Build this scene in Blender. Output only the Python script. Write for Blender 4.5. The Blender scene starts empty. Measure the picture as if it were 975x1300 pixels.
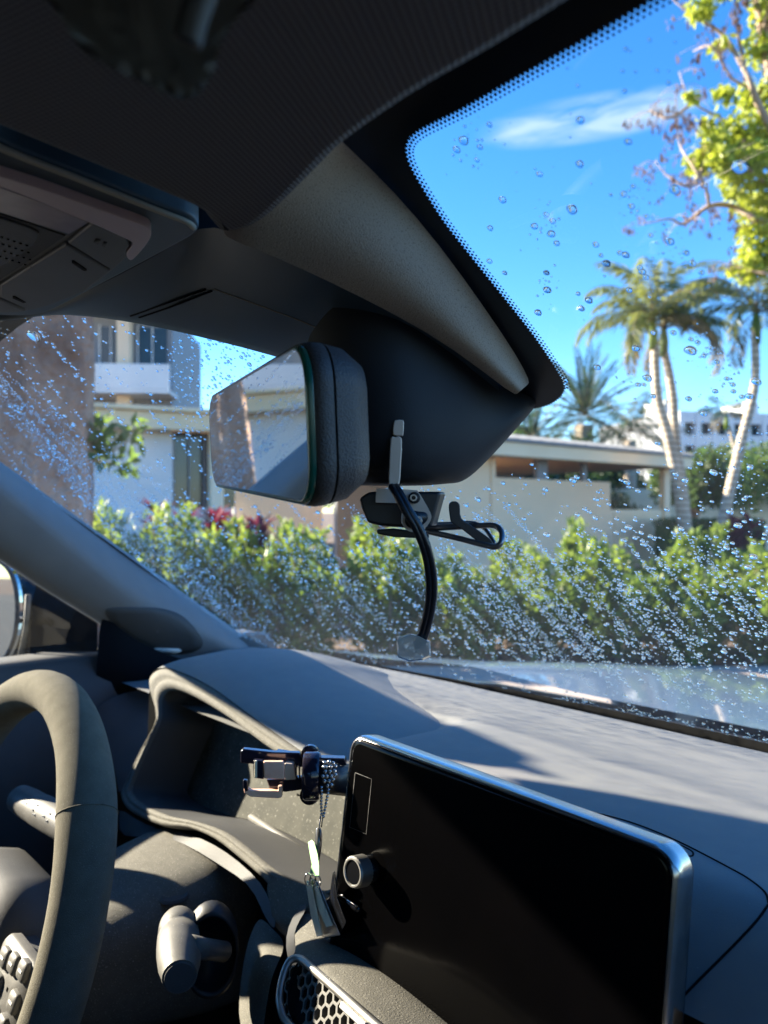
import bpy, bmesh, math, random
import numpy as np
from mathutils import Vector, Matrix
from mathutils.bvhtree import BVHTree
random.seed(7)
R_ = math.radians
S = bpy.context.scene
# ---------------------------------------------------------------- camera, world, sun
YAW = R_(48)                       # the camera looks 48 degrees left of the car's forward axis (+Y)
CX, EYE, F = .35, 1.2, 977.0       # camera x, eye height, focal length in pixels of the 975x1300 photograph
VX, VY = -math.sin(YAW), math.cos(YAW)
RX, RY = math.cos(YAW), math.sin(YAW)
cd = bpy.data.cameras.new("camera"); cam = bpy.data.objects.new("camera", cd)
S.collection.objects.link(cam); S.camera = cam
cam.location = (CX, 0, EYE); cam.rotation_euler = (R_(90), 0, YAW)
cd.sensor_fit = 'VERTICAL'; cd.sensor_height = 24; cd.lens = 24*F/1300
cd.clip_start = .01; cd.clip_end = 3000
cd.dof.use_dof = True; cd.dof.focus_distance = .48; cd.dof.aperture_fstop = 6.3

SUN_AZ, SUN_EL = 113.5, 23.0       # azimuth left of +Y, elevation
sd = bpy.data.lights.new("sun", 'SUN'); sd.energy = 5.0; sd.angle = R_(.8); sd.color = (1, .87, .69)
sun = bpy.data.objects.new("sun", sd); S.collection.objects.link(sun)
a, e = R_(SUN_AZ), R_(SUN_EL)
sdir = Vector((-math.sin(a)*math.cos(e), math.cos(a)*math.cos(e), math.sin(e)))
sun.rotation_euler = sdir.to_track_quat('Z', 'Y').to_euler()

W = bpy.data.worlds.new("World"); S.world = W; W.use_nodes = True
nt = W.node_tree; N = nt.nodes; L = nt.links
bg = N['Background']; bg.inputs[1].default_value = .081
sky = N.new('ShaderNodeTexSky'); sky.sky_type = 'NISHITA'; sky.sun_disc = False
sky.sun_elevation = e; sky.sun_rotation = -a; sky.air_density = 1.0; sky.dust_density = .0; sky.ozone_density = 4.0; sky.altitude = 300
geo = N.new('ShaderNodeTexCoord')
def dotn(vec):
    d = N.new('ShaderNodeVectorMath'); d.operation = 'DOT_PRODUCT'; L.new(geo.outputs['Generated'], d.inputs[0]); d.inputs[1].default_value = vec; return d.outputs['Value']
def mth(op, *args, nodes=None, links=None):
    nodes = nodes or N; links = links or L
    m = nodes.new('ShaderNodeMath'); m.operation = op
    for i, x in enumerate(args):
        if isinstance(x, (int, float)): m.inputs[i].default_value = x
        else: links.new(x, m.inputs[i])
    return m.outputs[0]
# a thin streak of cirrus, at a fixed direction of the sky
fd = mth('MAXIMUM', dotn((VX, VY, 0)), .001)
cu = mth('DIVIDE', dotn((RX, RY, 0)), fd); cw = mth('DIVIDE', dotn((0, 0, 1)), fd)
cu0 = mth('SUBTRACT', cu, .275); cw0 = mth('SUBTRACT', cw, .513)
ct = mth('SUBTRACT', cw0, mth('MULTIPLY', cu0, .16))
e1 = mth('ADD', mth('POWER', mth('DIVIDE', mth('ABSOLUTE', cu0), .16), 2.5), mth('POWER', mth('DIVIDE', mth('ABSOLUTE', ct), .034), 2))
comb = N.new('ShaderNodeCombineXYZ'); L.new(mth('MULTIPLY', cu, 9.0), comb.inputs[0]); L.new(mth('MULTIPLY', ct, 42.0), comb.inputs[1])
nz = N.new('ShaderNodeTexNoise'); nz.inputs['Scale'].default_value = 1.0; nz.inputs['Detail'].default_value = 6; nz.inputs['Distortion'].default_value = .6
L.new(comb.outputs[0], nz.inputs['Vector'])
mask = mth('MULTIPLY', mth('MAXIMUM', mth('SUBTRACT', 1.0, e1), 0.0), mth('MAXIMUM', mth('SUBTRACT', nz.outputs['Fac'], .36), 0.0))
mask = mth('MINIMUM', mth('MULTIPLY', mask, 3.2), .72)
front = mth('GREATER_THAN', dotn((VX, VY, 0)), .2)
mask = mth('MULTIPLY', mask, front)
mx = N.new('ShaderNodeMix'); mx.data_type = 'RGBA'; L.new(mask, mx.inputs[0])
hs = N.new('ShaderNodeHueSaturation'); hs.inputs['Saturation'].default_value = 1.25; hs.inputs['Hue'].default_value = .507; L.new(sky.outputs[0], hs.inputs['Color'])
L.new(hs.outputs[0], mx.inputs[6]); mx.inputs[7].default_value = (2.0, 2.5, 2.9, 1)
L.new(mx.outputs[2], bg.inputs[0])
S.view_settings.view_transform = 'Standard'; S.view_settings.look = 'None'; S.view_settings.exposure = 2.45; S.view_settings.gamma = 1
S.cycles.max_bounces = 10; S.cycles.transmission_bounces = 8; S.cycles.transparent_max_bounces = 16
S.cycles.caustics_reflective = False; S.cycles.caustics_refractive = False; S.cycles.sample_clamp_indirect = 4
S.cycles.use_denoising = True

# ---------------------------------------------------------------- helpers
def V3(x, y, z): return Vector((x, y, z+EYE))          # car frame; z counted from eye height
def P(px, py, d):                                       # photo pixel at a depth -> place
    u = (px-487.5)/F*d; h = (650-py)/F*d
    return Vector((CX+VX*d+RX*u, VY*d+RY*u, EYE+h))
def ray(px, py): return (P(px, py, 1)-Vector((CX, 0, EYE)))
CAM = Vector((CX, 0, EYE))
def PZ(px, py, z): return P(px, py, z*F/(650-py))
def PP(px, py, p0, n):
    d = ray(px, py); return CAM+d*((p0-CAM).dot(n)/d.dot(n))
def O(u, d, h=0): return Vector((CX+VX*d+RX*u, VY*d+RY*u, h))   # outdoors: right, away, height above ground
def OP(px, py, d): return P(px, py, d)

def wloc(o):
    v = Vector((0, 0, 0))
    while o: v += o.location; o = o.parent
    return v
def tag(o, label=None, cat=None, group=None, kind=None):
    if label: o['label'] = label
    if cat: o['category'] = cat
    if group: o['group'] = group
    if kind: o['kind'] = kind
    return o
def empty(name, loc, label, cat, group=None, kind=None):
    o = bpy.data.objects.new(name, None); S.collection.objects.link(o); o.location = loc
    o.empty_display_size = .1
    return tag(o, label, cat, group, kind)
class MB:
    def __init__(s): s.v = []; s.f = []; s.m = []; s.mi = 0
    def add(s, vs, fs):
        b = len(s.v); s.v += [Vector(x) for x in vs]; s.f += [tuple(i+b for i in f) for f in fs]; s.m += [s.mi]*len(fs); return s
    def loft(s, rows, closed=False, cap=False):
        n = len(rows[0]); vs = [p for r in rows for p in r]; fs = []
        for i in range(len(rows)-1):
            for j in range(n if closed else n-1):
                k = (j+1) % n
                fs.append((i*n+j, i*n+k, (i+1)*n+k, (i+1)*n+j))
        if cap: fs.append(tuple(range(n))[::-1]); fs.append(tuple((len(rows)-1)*n+j for j in range(n)))
        return s.add(vs, fs)
    def tube(s, pts, r, seg=8, flat=1.0, up=None, cap=True):
        rr = r if isinstance(r, (list, tuple)) else [r]*len(pts)
        rows = []; prev = None
        for i, p in enumerate(pts):
            t = (pts[min(i+1, len(pts)-1)]-pts[max(i-1, 0)]).normalized()
            if prev is None:
                a0 = up or (Vector((0, 0, 1)) if abs(t.z) < .9 else Vector((1, 0, 0)))
            else: a0 = prev
            n1 = (a0-t*a0.dot(t)).normalized(); prev = n1; n2 = t.cross(n1)
            rows.append([p+(n1*math.cos(q)*rr[i]*flat+n2*math.sin(q)*rr[i]) for q in [2*math.pi*k/seg for k in range(seg)]])
        return s.loft(rows, True, cap)
    def box(s, c, dx, dy, dz, ax=None):        # half sizes along three axes
        X, Y, Z = ax or (Vector((1, 0, 0)), Vector((0, 1, 0)), Vector((0, 0, 1)))
        vs = [c+X*dx*i+Y*dy*j+Z*dz*k for i in (-1, 1) for j in (-1, 1) for k in (-1, 1)]
        return s.add(vs, [(0, 1, 3, 2), (4, 6, 7, 5), (0, 4, 5, 1), (2, 3, 7, 6), (0, 2, 6, 4), (1, 5, 7, 3)])
    def prism(s, pts, off):
        n = len(pts); return s.loft([pts, [p+off for p in pts]], True, True)
    def build(s, name, mat, parent=None, label=None, smooth=True, bevel=0, seg=3, sub=0, kind=None, fix=True, cat=None, group=None, origin=None, sharp=None):
        base = wloc(parent) if parent else (origin if origin is not None else Vector((0, 0, 0)))
        me = bpy.data.meshes.new(name)
        me.from_pydata([tuple(p-base) for p in s.v], [], s.f)
        mats = mat if isinstance(mat, list) else [mat]
        for m in mats: me.materials.append(m)
        if len(mats) > 1: me.polygons.foreach_set('material_index', s.m)
        if fix:
            bm = bmesh.new(); bm.from_mesh(me)
            bmesh.ops.recalc_face_normals(bm, faces=bm.faces)
            bm.to_mesh(me); bm.free()
        if smooth: me.polygons.foreach_set('use_smooth', [True]*len(me.polygons))
        o = bpy.data.objects.new(name, me); S.collection.objects.link(o)
        if parent: o.parent = parent
        else: o.location = base
        if bevel:
            m = o.modifiers.new('bevel', 'BEVEL'); m.width = bevel; m.segments = seg; m.limit_method = 'ANGLE'; m.angle_limit = R_(30); m.harden_normals = True
        if sub:
            m = o.modifiers.new('subdivision', 'SUBSURF'); m.levels = sub; m.render_levels = sub
        if smooth and not sub and not bevel and sharp is not None: me.set_sharp_from_angle(angle=R_(sharp))
        tag(o, label, cat, group, kind)
        return o
def smooth_path(pts, n=8, closed=False):
    out = []; m = len(pts)
    rng = range(m if closed else m-1)
    for i in rng:
        g = (lambda k: pts[k % m]) if closed else (lambda k: pts[max(0, min(m-1, k))])
        p0, p1, p2, p3 = g(i-1), g(i), g(i+1), g(i+2)
        for k in range(n):
            t = k/n
            out.append(.5*((2*p1)+(p2-p0)*t+(2*p0-5*p1+4*p2-p3)*t*t+(3*p1-p0-3*p2+p3)*t**3))
    if not closed: out.append(pts[-1])
    return out
def V2(pts): return [Vector((p[0], p[1], 0)) for p in pts]
def spx(pts, n=5, closed=True): return [(p.x, p.y) for p in smooth_path(V2(pts), n, closed)]
def bvh_of(o):
    dg = bpy.context.evaluated_depsgraph_get(); oe = o.evaluated_get(dg); me = oe.to_mesh()
    base = wloc(o)
    b = BVHTree.FromPolygons([v.co+base for v in me.vertices], [tuple(p.vertices) for p in me.polygons]); oe.to_mesh_clear(); return b
def hit(b, px, py, off=0.0):
    h = b.ray_cast(CAM, ray(px, py).normalized())
    if h[0] is None: return None
    n = h[1]
    if n.dot(ray(px, py)) > 0: n = -n
    return h[0]+n*off
def patch(b, poly, off, thick, rings=4):       # a plate that follows a surface
    cx = sum(p[0] for p in poly)/len(poly); cy = sum(p[1] for p in poly)/len(poly)
    m = MB(); rows = []
    d0 = (hit(b, cx, cy) or P(cx, cy, .5))
    def h(px, py, o):
        r = hit(b, px, py, o)
        if r is None:
            r = hit(b, cx+(px-cx)*.93, cy+(py-cy)*.93, o) or d0
        return r
    rows.append([h(px, py, off-thick) for px, py in poly])
    for k in range(rings, 0, -1):
        q = k/rings
        rows.append([h(cx+(px-cx)*q, cy+(py-cy)*q, off) for px, py in poly])
    rows.append([h(cx+(px-cx)*.02, cy+(py-cy)*.02, off) for px, py in poly])
    m.loft(rows, True); return m

# ---------------------------------------------------------------- materials
def srgb(r, g, b):
    f = lambda c: (c/255/12.92) if c/255 <= .04045 else ((c/255+.055)/1.055)**2.4
    return (f(r), f(g), f(b))
def mat(name, col, rough=.6, metal=0, col2=None, nscale=60, namt=1.0, bump=0, bscale=400, spec=.5, coat=0, speck=None, speck_scale=900, speck_thr=.72, detail=4, trans=None, sheen=0, alpha=None):
    m = bpy.data.materials.new(name); m.use_nodes = True; n = m.node_tree.nodes; l = m.node_tree.links
    b = n['Principled BSDF']; b.inputs['Base Color'].default_value = (*col, 1); b.inputs['Roughness'].default_value = rough
    b.inputs['Metallic'].default_value = metal; b.inputs['Specular IOR Level'].default_value = spec; b.inputs['Coat Weight'].default_value = coat
    if sheen: b.inputs['Sheen Weight'].default_value = sheen; b.inputs['Sheen Roughness'].default_value = .4
    tc = n.new('ShaderNodeTexCoord')
    last = None
    if col2 is not None:
        t = n.new('ShaderNodeTexNoise'); t.inputs['Scale'].default_value = nscale; t.inputs['Detail'].default_value = detail; l.new(tc.outputs['Object'], t.inputs['Vector'])
        r = n.new('ShaderNodeMapRange'); r.inputs[1].default_value = .5-.2*namt; r.inputs[2].default_value = .5+.2*namt; l.new(t.outputs['Fac'], r.inputs[0])
        x = n.new('ShaderNodeMix'); x.data_type = 'RGBA'; l.new(r.outputs[0], x.inputs[0]); x.inputs[6].default_value = (*col, 1); x.inputs[7].default_value = (*col2, 1)
        last = x.outputs[2]
    if speck is not None:
        t = n.new('ShaderNodeTexNoise'); t.inputs['Scale'].default_value = speck_scale; t.inputs['Detail'].default_value = 2; l.new(tc.outputs['Object'], t.inputs['Vector'])
        r = n.new('ShaderNodeMapRange'); r.inputs[1].default_value = speck_thr-.08; r.inputs[2].default_value = speck_thr+.04; l.new(t.outputs['Fac'], r.inputs[0])
        x = n.new('ShaderNodeMix'); x.data_type = 'RGBA'; l.new(r.outputs[0], x.inputs[0])
        if last: l.new(last, x.inputs[6])
        else: x.inputs[6].default_value = (*col, 1)
        x.inputs[7].default_value = (*speck, 1); last = x.outputs[2]
    if last: l.new(last, b.inputs['Base Color'])
    if bump:
        t = n.new('ShaderNodeTexNoise'); t.inputs['Scale'].default_value = bscale; t.inputs['Detail'].default_value = 3; l.new(tc.outputs['Object'], t.inputs['Vector'])
        u = n.new('ShaderNodeBump'); u.inputs['Strength'].default_value = bump; u.inputs['Distance'].default_value = 1/bscale; l.new(t.outputs['Fac'], u.inputs['Height']); l.new(u.outputs[0], b.inputs['Normal'])
    if trans is not None:      # translucent leaf
        tr = n.new('ShaderNodeBsdfTranslucent'); tr.inputs[0].default_value = (*trans, 1)
        ms = n.new('ShaderNodeMixShader'); ms.inputs[0].default_value = .42; l.new(b.outputs[0], ms.inputs[1]); l.new(tr.outputs[0], ms.inputs[2]); l.new(ms.outputs[0], n['Material Output'].inputs[0])
    return m
def leafmat(name, c1, c2, t1, nscale=3, rough=.45):
    return mat(name, c1, rough, col2=c2, nscale=nscale, trans=t1)
M = {}
M['dash'] = mat('dash soft plastic', (.165, .168, .17), .66, col2=(.185, .185, .178), nscale=60, bump=.25, bscale=1400, speck=(.3, .29, .26), speck_scale=520, speck_thr=.80)
M['trim'] = mat('dark grained trim', (.06, .062, .066), .62, col2=(.08, .08, .082), nscale=14, bump=.3, bscale=1300, spec=.28, speck=(.28, .26, .23), speck_scale=700, speck_thr=.80)
M['roof_trim'] = mat('dark roof plastic', (.05, .085, .11), .42, col2=(.06, .095, .12), nscale=10, bump=.15, bscale=1500)
M['shroud'] = mat('sun toned shroud', (.42, .36, .30), .8, col2=(.47, .405, .335), nscale=22, bump=.3, bscale=1100, speck=(.2, .18, .15), speck_scale=1600, speck_thr=.66)  # dark grey cover; the warm sunlight on its side is put into this colour
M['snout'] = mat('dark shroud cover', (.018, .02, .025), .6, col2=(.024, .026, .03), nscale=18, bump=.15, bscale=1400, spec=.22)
M['pillar'] = mat('grey pillar trim', (.19, .2, .215), .75, col2=(.22, .225, .235), nscale=16, bump=.35, bscale=1200)
M['black'] = mat('matt black plastic', (.012, .013, .016), .5, bump=.1, bscale=900)
M['deep'] = mat('shade toned black plastic', (.005, .006, .008), .8, spec=.08)  # shade is put into this black, so gaps and corners look unlit
M['gloss'] = mat('gloss black', (.004, .0045, .006), .12, col2=(.006, .006, .007), nscale=40)
M['screen'] = mat('black screen glass', (.0008, .0008, .001), .16, col2=(.0012, .0011, .0012), nscale=18, bump=.01, bscale=200, spec=.13)
M['chrome'] = mat('brushed chrome', (.62, .6, .58), .22, 1, col2=(.5, .48, .46), nscale=90)
M['satin'] = mat('satin silver trim', (.36, .345, .32), .5, 1, col2=(.3, .29, .27), nscale=60)
M['suede'] = mat('dusty grey suede', (.12, .112, .09), .95, col2=(.145, .135, .108), nscale=90, bump=.7, bscale=1500, speck=(.22, .21, .185), speck_scale=1300, speck_thr=.70, spec=.1)
M['dusty'] = mat('dusty plastic', (.11, .105, .09), .8, col2=(.135, .128, .11), nscale=140, bump=.4, bscale=900, speck=(.36, .34, .29), speck_scale=900, speck_thr=.70, spec=.3)
M['lens'] = mat('dusty instrument lens', (.035, .036, .028), .65, col2=(.062, .061, .048), nscale=60, speck=(.2, .195, .17), speck_scale=420, speck_thr=.70, spec=.15)
M['stalk'] = mat('grey stalk plastic', (.085, .083, .078), .55, col2=(.115, .11, .10), nscale=90, speck=(.24, .23, .21), speck_scale=700, speck_thr=.74, bump=.1, bscale=900)
M['mark'] = mat('white print', (.8, .8, .78), .5)
M['console'] = mat('console plastic', (.10, .098, .098), .5, col2=(.12, .12, .118), nscale=20, bump=.12, bscale=1300)
M['lamp'] = mat('pinkish lamp plastic', (.85, .62, .58), .32, col2=(.9, .68, .63), nscale=30)
M['lamp_lens'] = mat('lamp lens', (.40, .30, .30), .18, col2=(.7, .55, .55), nscale=34)
M['edge'] = mat('light edge', (.6, .53, .40), .5)
M['frit'] = mat('black ceramic frit', (.005, .009, .018), .35)
M['paint'] = mat('grey blue car paint', (.11, .17, .27), .3, .3, col2=(.13, .2, .3), nscale=30, coat=.7, speck=(.7, .75, .8), speck_scale=330, speck_thr=.70)
M['rubber'] = mat('rubber', (.012, .012, .012), .6, bump=.3, bscale=300)
M['mirror'] = mat('mirror silver', (.62, .64, .62), .015, 1)
M['mrim'] = mat('green black mirror edge', (.008, .10, .078), .2)
M['mhouse'] = mat('mirror housing', (.03, .029, .032), .5, col2=(.04, .038, .04), nscale=30, bump=.55, bscale=900)
M['bracket'] = mat('pinkish grey metal', (.62, .5, .41), .5, .2, col2=(.68, .56, .47), nscale=60)
M['bracket_dark'] = mat('dark bracket plastic', (.012, .013, .017), .4)
M['wire'] = mat('dark steel wire', (.22, .22, .24), .3, .9)
M['cable'] = mat('black cable sleeve', (.012, .014, .02), .28, bump=.1, bscale=600)
M['copper'] = mat('pinkish worn foil', (.95, .52, .38), .5, .1, col2=(1, .68, .52), nscale=130)
M['hold'] = mat('smoky blue black plastic', (.02, .02, .045), .14, .3, col2=(.03, .025, .035), nscale=30, coat=.5)
M['bead'] = mat('steel bead', (.55, .55, .56), .2, 1)
M['green'] = mat('pale green tape', (.42, .8, .36), .6, col2=(.4, .66, .36), nscale=80)
M['ivory'] = mat('ivory plastic', (.9, .84, .62), .4, col2=(.6, .57, .46), nscale=60)
M['steel'] = mat('worn steel', (.4, .41, .43), .3, .9)
# outdoors
M['soil'] = mat('mulch and soil', (.09, .06, .045), .95, col2=(.17, .12, .09), nscale=7, bump=.6, bscale=20)
M['concrete'] = mat('pale concrete path', (.36, .29, .25), .9, col2=(.42, .35, .3), nscale=2.5, bump=.2, bscale=60)
M['asphalt'] = mat('asphalt', (.05, .05, .052), .9, col2=(.065, .064, .064), nscale=5, bump=.4, bscale=120)
M['wallw'] = mat('pale blue white render', (.68, .70, .74), .9, col2=(.74, .75, .78), nscale=1.2, bump=.1, bscale=40)
M['wallb'] = mat('beige grey render', (.80, .59, .39), .9, col2=(.84, .63, .43), nscale=.9, bump=.1, bscale=40)
M['fascia'] = mat('cream fascia', (.80, .64, .43), .7, col2=(.84, .69, .48), nscale=2)
M['cream'] = mat('cream column', (.82, .72, .55), .7)
M['metalroof'] = mat('grey metal roof', (.6, .6, .54), .6, 0, col2=(.66, .66, .6), nscale=3)
M['white'] = mat('white render', (.78, .78, .76), .85, col2=(.72, .72, .71), nscale=1)
M['glassd'] = mat('dark window', (.02, .03, .035), .12)
M['greypanel'] = mat('grey panel', (.2, .21, .23), .6)
M['bark'] = mat('brown bark', (.22, .105, .07), .9, col2=(.6, .37, .27), nscale=2.2, bump=1.0, bscale=11)
M['palmbark'] = mat('pale palm trunk', (.42, .34, .26), .85, col2=(.56, .47, .37), nscale=5, bump=.4, bscale=25)
_n = M['palmbark'].node_tree; _b = _n.nodes['Principled BSDF']; _w = _n.nodes.new('ShaderNodeTexWave'); _w.bands_direction = 'Z'; _w.inputs['Scale'].default_value = 2.6; _w.inputs['Distortion'].default_value = .8
_t = _n.nodes.new('ShaderNodeTexCoord'); _n.links.new(_t.outputs['Object'], _w.inputs['Vector']); _r = _n.nodes.new('ShaderNodeMapRange'); _r.inputs[1].default_value = .0; _r.inputs[2].default_value = .25; _n.links.new(_w.outputs['Fac'], _r.inputs[0])
_x = _n.nodes.new('ShaderNodeMix'); _x.data_type = 'RGBA'; _n.links.new(_r.outputs[0], _x.inputs[0]); _x.inputs[6].default_value = (.2, .14, .09, 1); _n.links.new(_b.inputs['Base Color'].links[0].from_socket, _x.inputs[7]); _n.links.new(_x.outputs[2], _b.inputs['Base Color'])
M['twig'] = mat('tan branch', (.34, .24, .17), .85, col2=(.44, .33, .25), nscale=9)
M['pod'] = mat('dry brown pod', (.11, .062, .05), .8, col2=(.18, .11, .085), nscale=4, trans=(.12, .06, .04))
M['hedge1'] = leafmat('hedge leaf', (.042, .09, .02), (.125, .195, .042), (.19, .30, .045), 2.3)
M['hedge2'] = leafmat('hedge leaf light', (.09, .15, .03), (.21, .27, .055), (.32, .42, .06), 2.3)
M['palmleaf'] = leafmat('palm leaf', (.10, .125, .035), (.22, .23, .075), (.26, .29, .07), 2)
M['palmdry'] = leafmat('dry palm leaf', (.2, .16, .09), (.28, .22, .12), (.3, .24, .12), 2)
M['dateleaf'] = leafmat('date palm leaf', (.03, .055, .035), (.07, .10, .06), (.05, .09, .04), 2)
M['lime'] = leafmat('yellow green leaf', (.26, .33, .035), (.44, .46, .06), (.55, .62, .06), 2)
M['darkleaf'] = leafmat('dark tree leaf', (.03, .06, .02), (.09, .14, .035), (.1, .18, .04), .8)
M['midleaf'] = leafmat('mid green leaf', (.08, .14, .03), (.18, .25, .05), (.22, .34, .06), 1.2)
M['tileaf'] = leafmat('magenta leaf', (.11, .018, .04), (.06, .012, .03), (.20, .03, .06), 3)
M['lawn'] = mat('mown hedge green', (.035, .11, .035), .9, col2=(.05, .15, .05), nscale=8, bump=.5, bscale=30)

# clear glass for windows: one thin sheet
def glass_mat(name, tint, film=.0):
    m = bpy.data.materials.new(name); m.use_nodes = True; n = m.node_tree.nodes; l = m.node_tree.links; n.remove(n['Principled BSDF'])
    t = n.new('ShaderNodeBsdfTransparent'); t.inputs[0].default_value = (*tint, 1)
    g = n.new('ShaderNodeBsdfGlossy'); g.inputs['Roughness'].default_value = .01; g.inputs[0].default_value = (1, 1, 1, 1)
    fr = n.new('ShaderNodeLayerWeight'); fr.inputs['Blend'].default_value = .5     # Facing: 1-|cos|, the same from both sides of the sheet
    f5 = mth('MULTIPLY_ADD', mth('POWER', fr.outputs['Facing'], 5.0, nodes=n, links=l),   .07, .007, nodes=n, links=l)
    tl = n.new('ShaderNodeBsdfTranslucent'); tl.inputs[0].default_value = (.9, .92, .92, 1)
    td = n.new('ShaderNodeMixShader'); td.inputs[0].default_value = film
    if film:       # dirt film; sunlit haze is put in by thickening it low on the glass
        tc = n.new('ShaderNodeTexCoord'); sp = n.new('ShaderNodeSeparateXYZ'); l.new(tc.outputs['Object'], sp.inputs[0])
        mr = n.new('ShaderNodeMapRange'); mr.inputs[1].default_value = 1.0; mr.inputs[2].default_value = 1.24; mr.inputs[3].default_value = 2.2; mr.inputs[4].default_value = .5; l.new(sp.outputs['Z'], mr.inputs[0])
        no = n.new('ShaderNodeTexNoise'); no.inputs['Scale'].default_value = 9; no.inputs['Detail'].default_value = 6; l.new(tc.outputs['Object'], no.inputs['Vector'])
        l.new(mth('MULTIPLY', mth('MULTIPLY', no.outputs['Fac'], mr.outputs[0], nodes=n, links=l), film*2, nodes=n, links=l), td.inputs[0])
    l.new(t.outputs[0], td.inputs[1]); l.new(tl.outputs[0], td.inputs[2]); t = td
    x = n.new('ShaderNodeMixShader'); l.new(f5, x.inputs[0]); l.new(t.outputs[0], x.inputs[1]); l.new(g.outputs[0], x.inputs[2]); l.new(x.outputs[0], n['Material Output'].inputs[0])
    return m
M['windscreen'] = glass_mat('windscreen glass', (.95, .985, .98), .012); M['side_glass'] = glass_mat('side window glass', (.9, .93, .92)); M['fill_cut'] = glass_mat('tinted window glass', (.42, .42, .41))  # last glass: tint added to unseen windows to cut fill light in the cabin
def refr(name, ior, col=(1, 1, 1), rough=0):
    m = bpy.data.materials.new(name); m.use_nodes = True; n = m.node_tree.nodes; l = m.node_tree.links; n.remove(n['Principled BSDF'])
    g = n.new('ShaderNodeBsdfGlass'); g.inputs['IOR'].default_value = ior; g.inputs['Color'].default_value = (*col, 1); g.inputs['Roughness'].default_value = rough
    l.new(g.outputs[0], n['Material Output'].inputs[0]); return m
M['water'] = refr('water', 1.33); M['crystal'] = refr('clear acrylic', 1.49, (.97, .97, .96), .03)
_n = M['crystal'].node_tree; _d = _n.nodes.new('ShaderNodeBsdfDiffuse'); _d.inputs[0].default_value = (.9, .85, .78, 1); _m = _n.nodes.new('ShaderNodeMixShader'); _m.inputs[0].default_value = .38
_g = [q for q in _n.nodes if q.type == 'BSDF_GLASS'][0]; _n.links.new(_g.outputs[0], _m.inputs[1]); _n.links.new(_d.outputs[0], _m.inputs[2]); _n.links.new(_m.outputs[0], _n.nodes['Material Output'].inputs[0])
# woven visor cloth: small raised lozenges
def weave():
    m = mat('dark woven visor cloth', (.03, .031, .036), .85); n = m.node_tree.nodes; l = m.node_tree.links; b = n['Principled BSDF']
    tc = n.new('ShaderNodeTexCoord'); mp = n.new('ShaderNodeMapping'); mp.inputs['Rotation'].default_value = (0, 0, R_(20)); mp.inputs['Scale'].default_value = (1, 1.35, 1); l.new(tc.outputs['Object'], mp.inputs[0])
    s = n.new('ShaderNodeSeparateXYZ'); l.new(mp.outputs[0], s.inputs[0])
    k = 2*math.pi/.0034
    q = lambda op, *a_: mth(op, *a_, nodes=n, links=l)
    sx = q('SINE', q('MULTIPLY', s.outputs[0], k)); sy = q('SINE', q('MULTIPLY', q('ADD', s.outputs[1], s.outputs[2]), k))
    h = q('MULTIPLY', sx, sy); h2 = q('MULTIPLY', q('ADD', h, 1.0), .5)
    bu = n.new('ShaderNodeBump'); bu.inputs['Strength'].default_value = .8; bu.inputs['Distance'].default_value = .0009; l.new(h2, bu.inputs['Height']); l.new(bu.outputs[0], b.inputs['Normal'])
    x = n.new('ShaderNodeMix'); x.data_type = 'RGBA'; l.new(h2, x.inputs[0]); x.inputs[6].default_value = (.04, .04, .048, 1); x.inputs[7].default_value = (.21, .205, .22, 1); l.new(x.outputs[2], b.inputs['Base Color'])
    return m
M['weave'] = weave()

# ---------------------------------------------------------------- the setting outdoors
m = MB(); m.add([O(-900, -900), O(900, -900), O(900, 1500), O(-900, 1500)], [(0, 1, 2, 3)])
tag(m.build('ground', M['soil'], smooth=False), kind='structure')
m = MB(); m.add([O(-60, -30, .004), O(60, -30, .004), O(60, 4.3, .004), O(-60, 4.3, .004)], [(0, 1, 2, 3)])
tag(m.build('road', M['asphalt'], smooth=False), kind='structure')
m = MB(); m.box(O(0, 4.87, .055), 60, .58, .055, (Vector((RX, RY, 0)), Vector((VX, VY, 0)), Vector((0, 0, 1))))
tag(m.build('pavement', M['concrete'], bevel=.015, smooth=False), kind='structure')
EX, EY, EZ = Vector((RX, RY, 0)), Vector((VX, VY, 0)), Vector((0, 0, 1))

def rnd(a_, b_): return random.uniform(a_, b_)
def leaf(m_, p, d, n_, ln, wd, fold=.15):      # a pointed leaf of four triangles-ish
    d = d.normalized(); s_ = d.cross(n_); s_ = s_.normalized() if s_.length > 1e-4 else Vector((1, 0, 0)); n2 = s_.cross(d)
    a0 = p; b0 = p+d*ln*.5+s_*wd*.5+n2*wd*fold; c0 = p+d*ln; d0 = p+d*ln*.5-s_*wd*.5+n2*wd*fold
    m_.add([a0, b0, c0, d0], [(0, 1, 2), (0, 2, 3)])
def rvec():
    while True:
        v = Vector((rnd(-1, 1), rnd(-1, 1), rnd(-1, 1)))
        if .1 < v.length < 1: return v.normalized()

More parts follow.
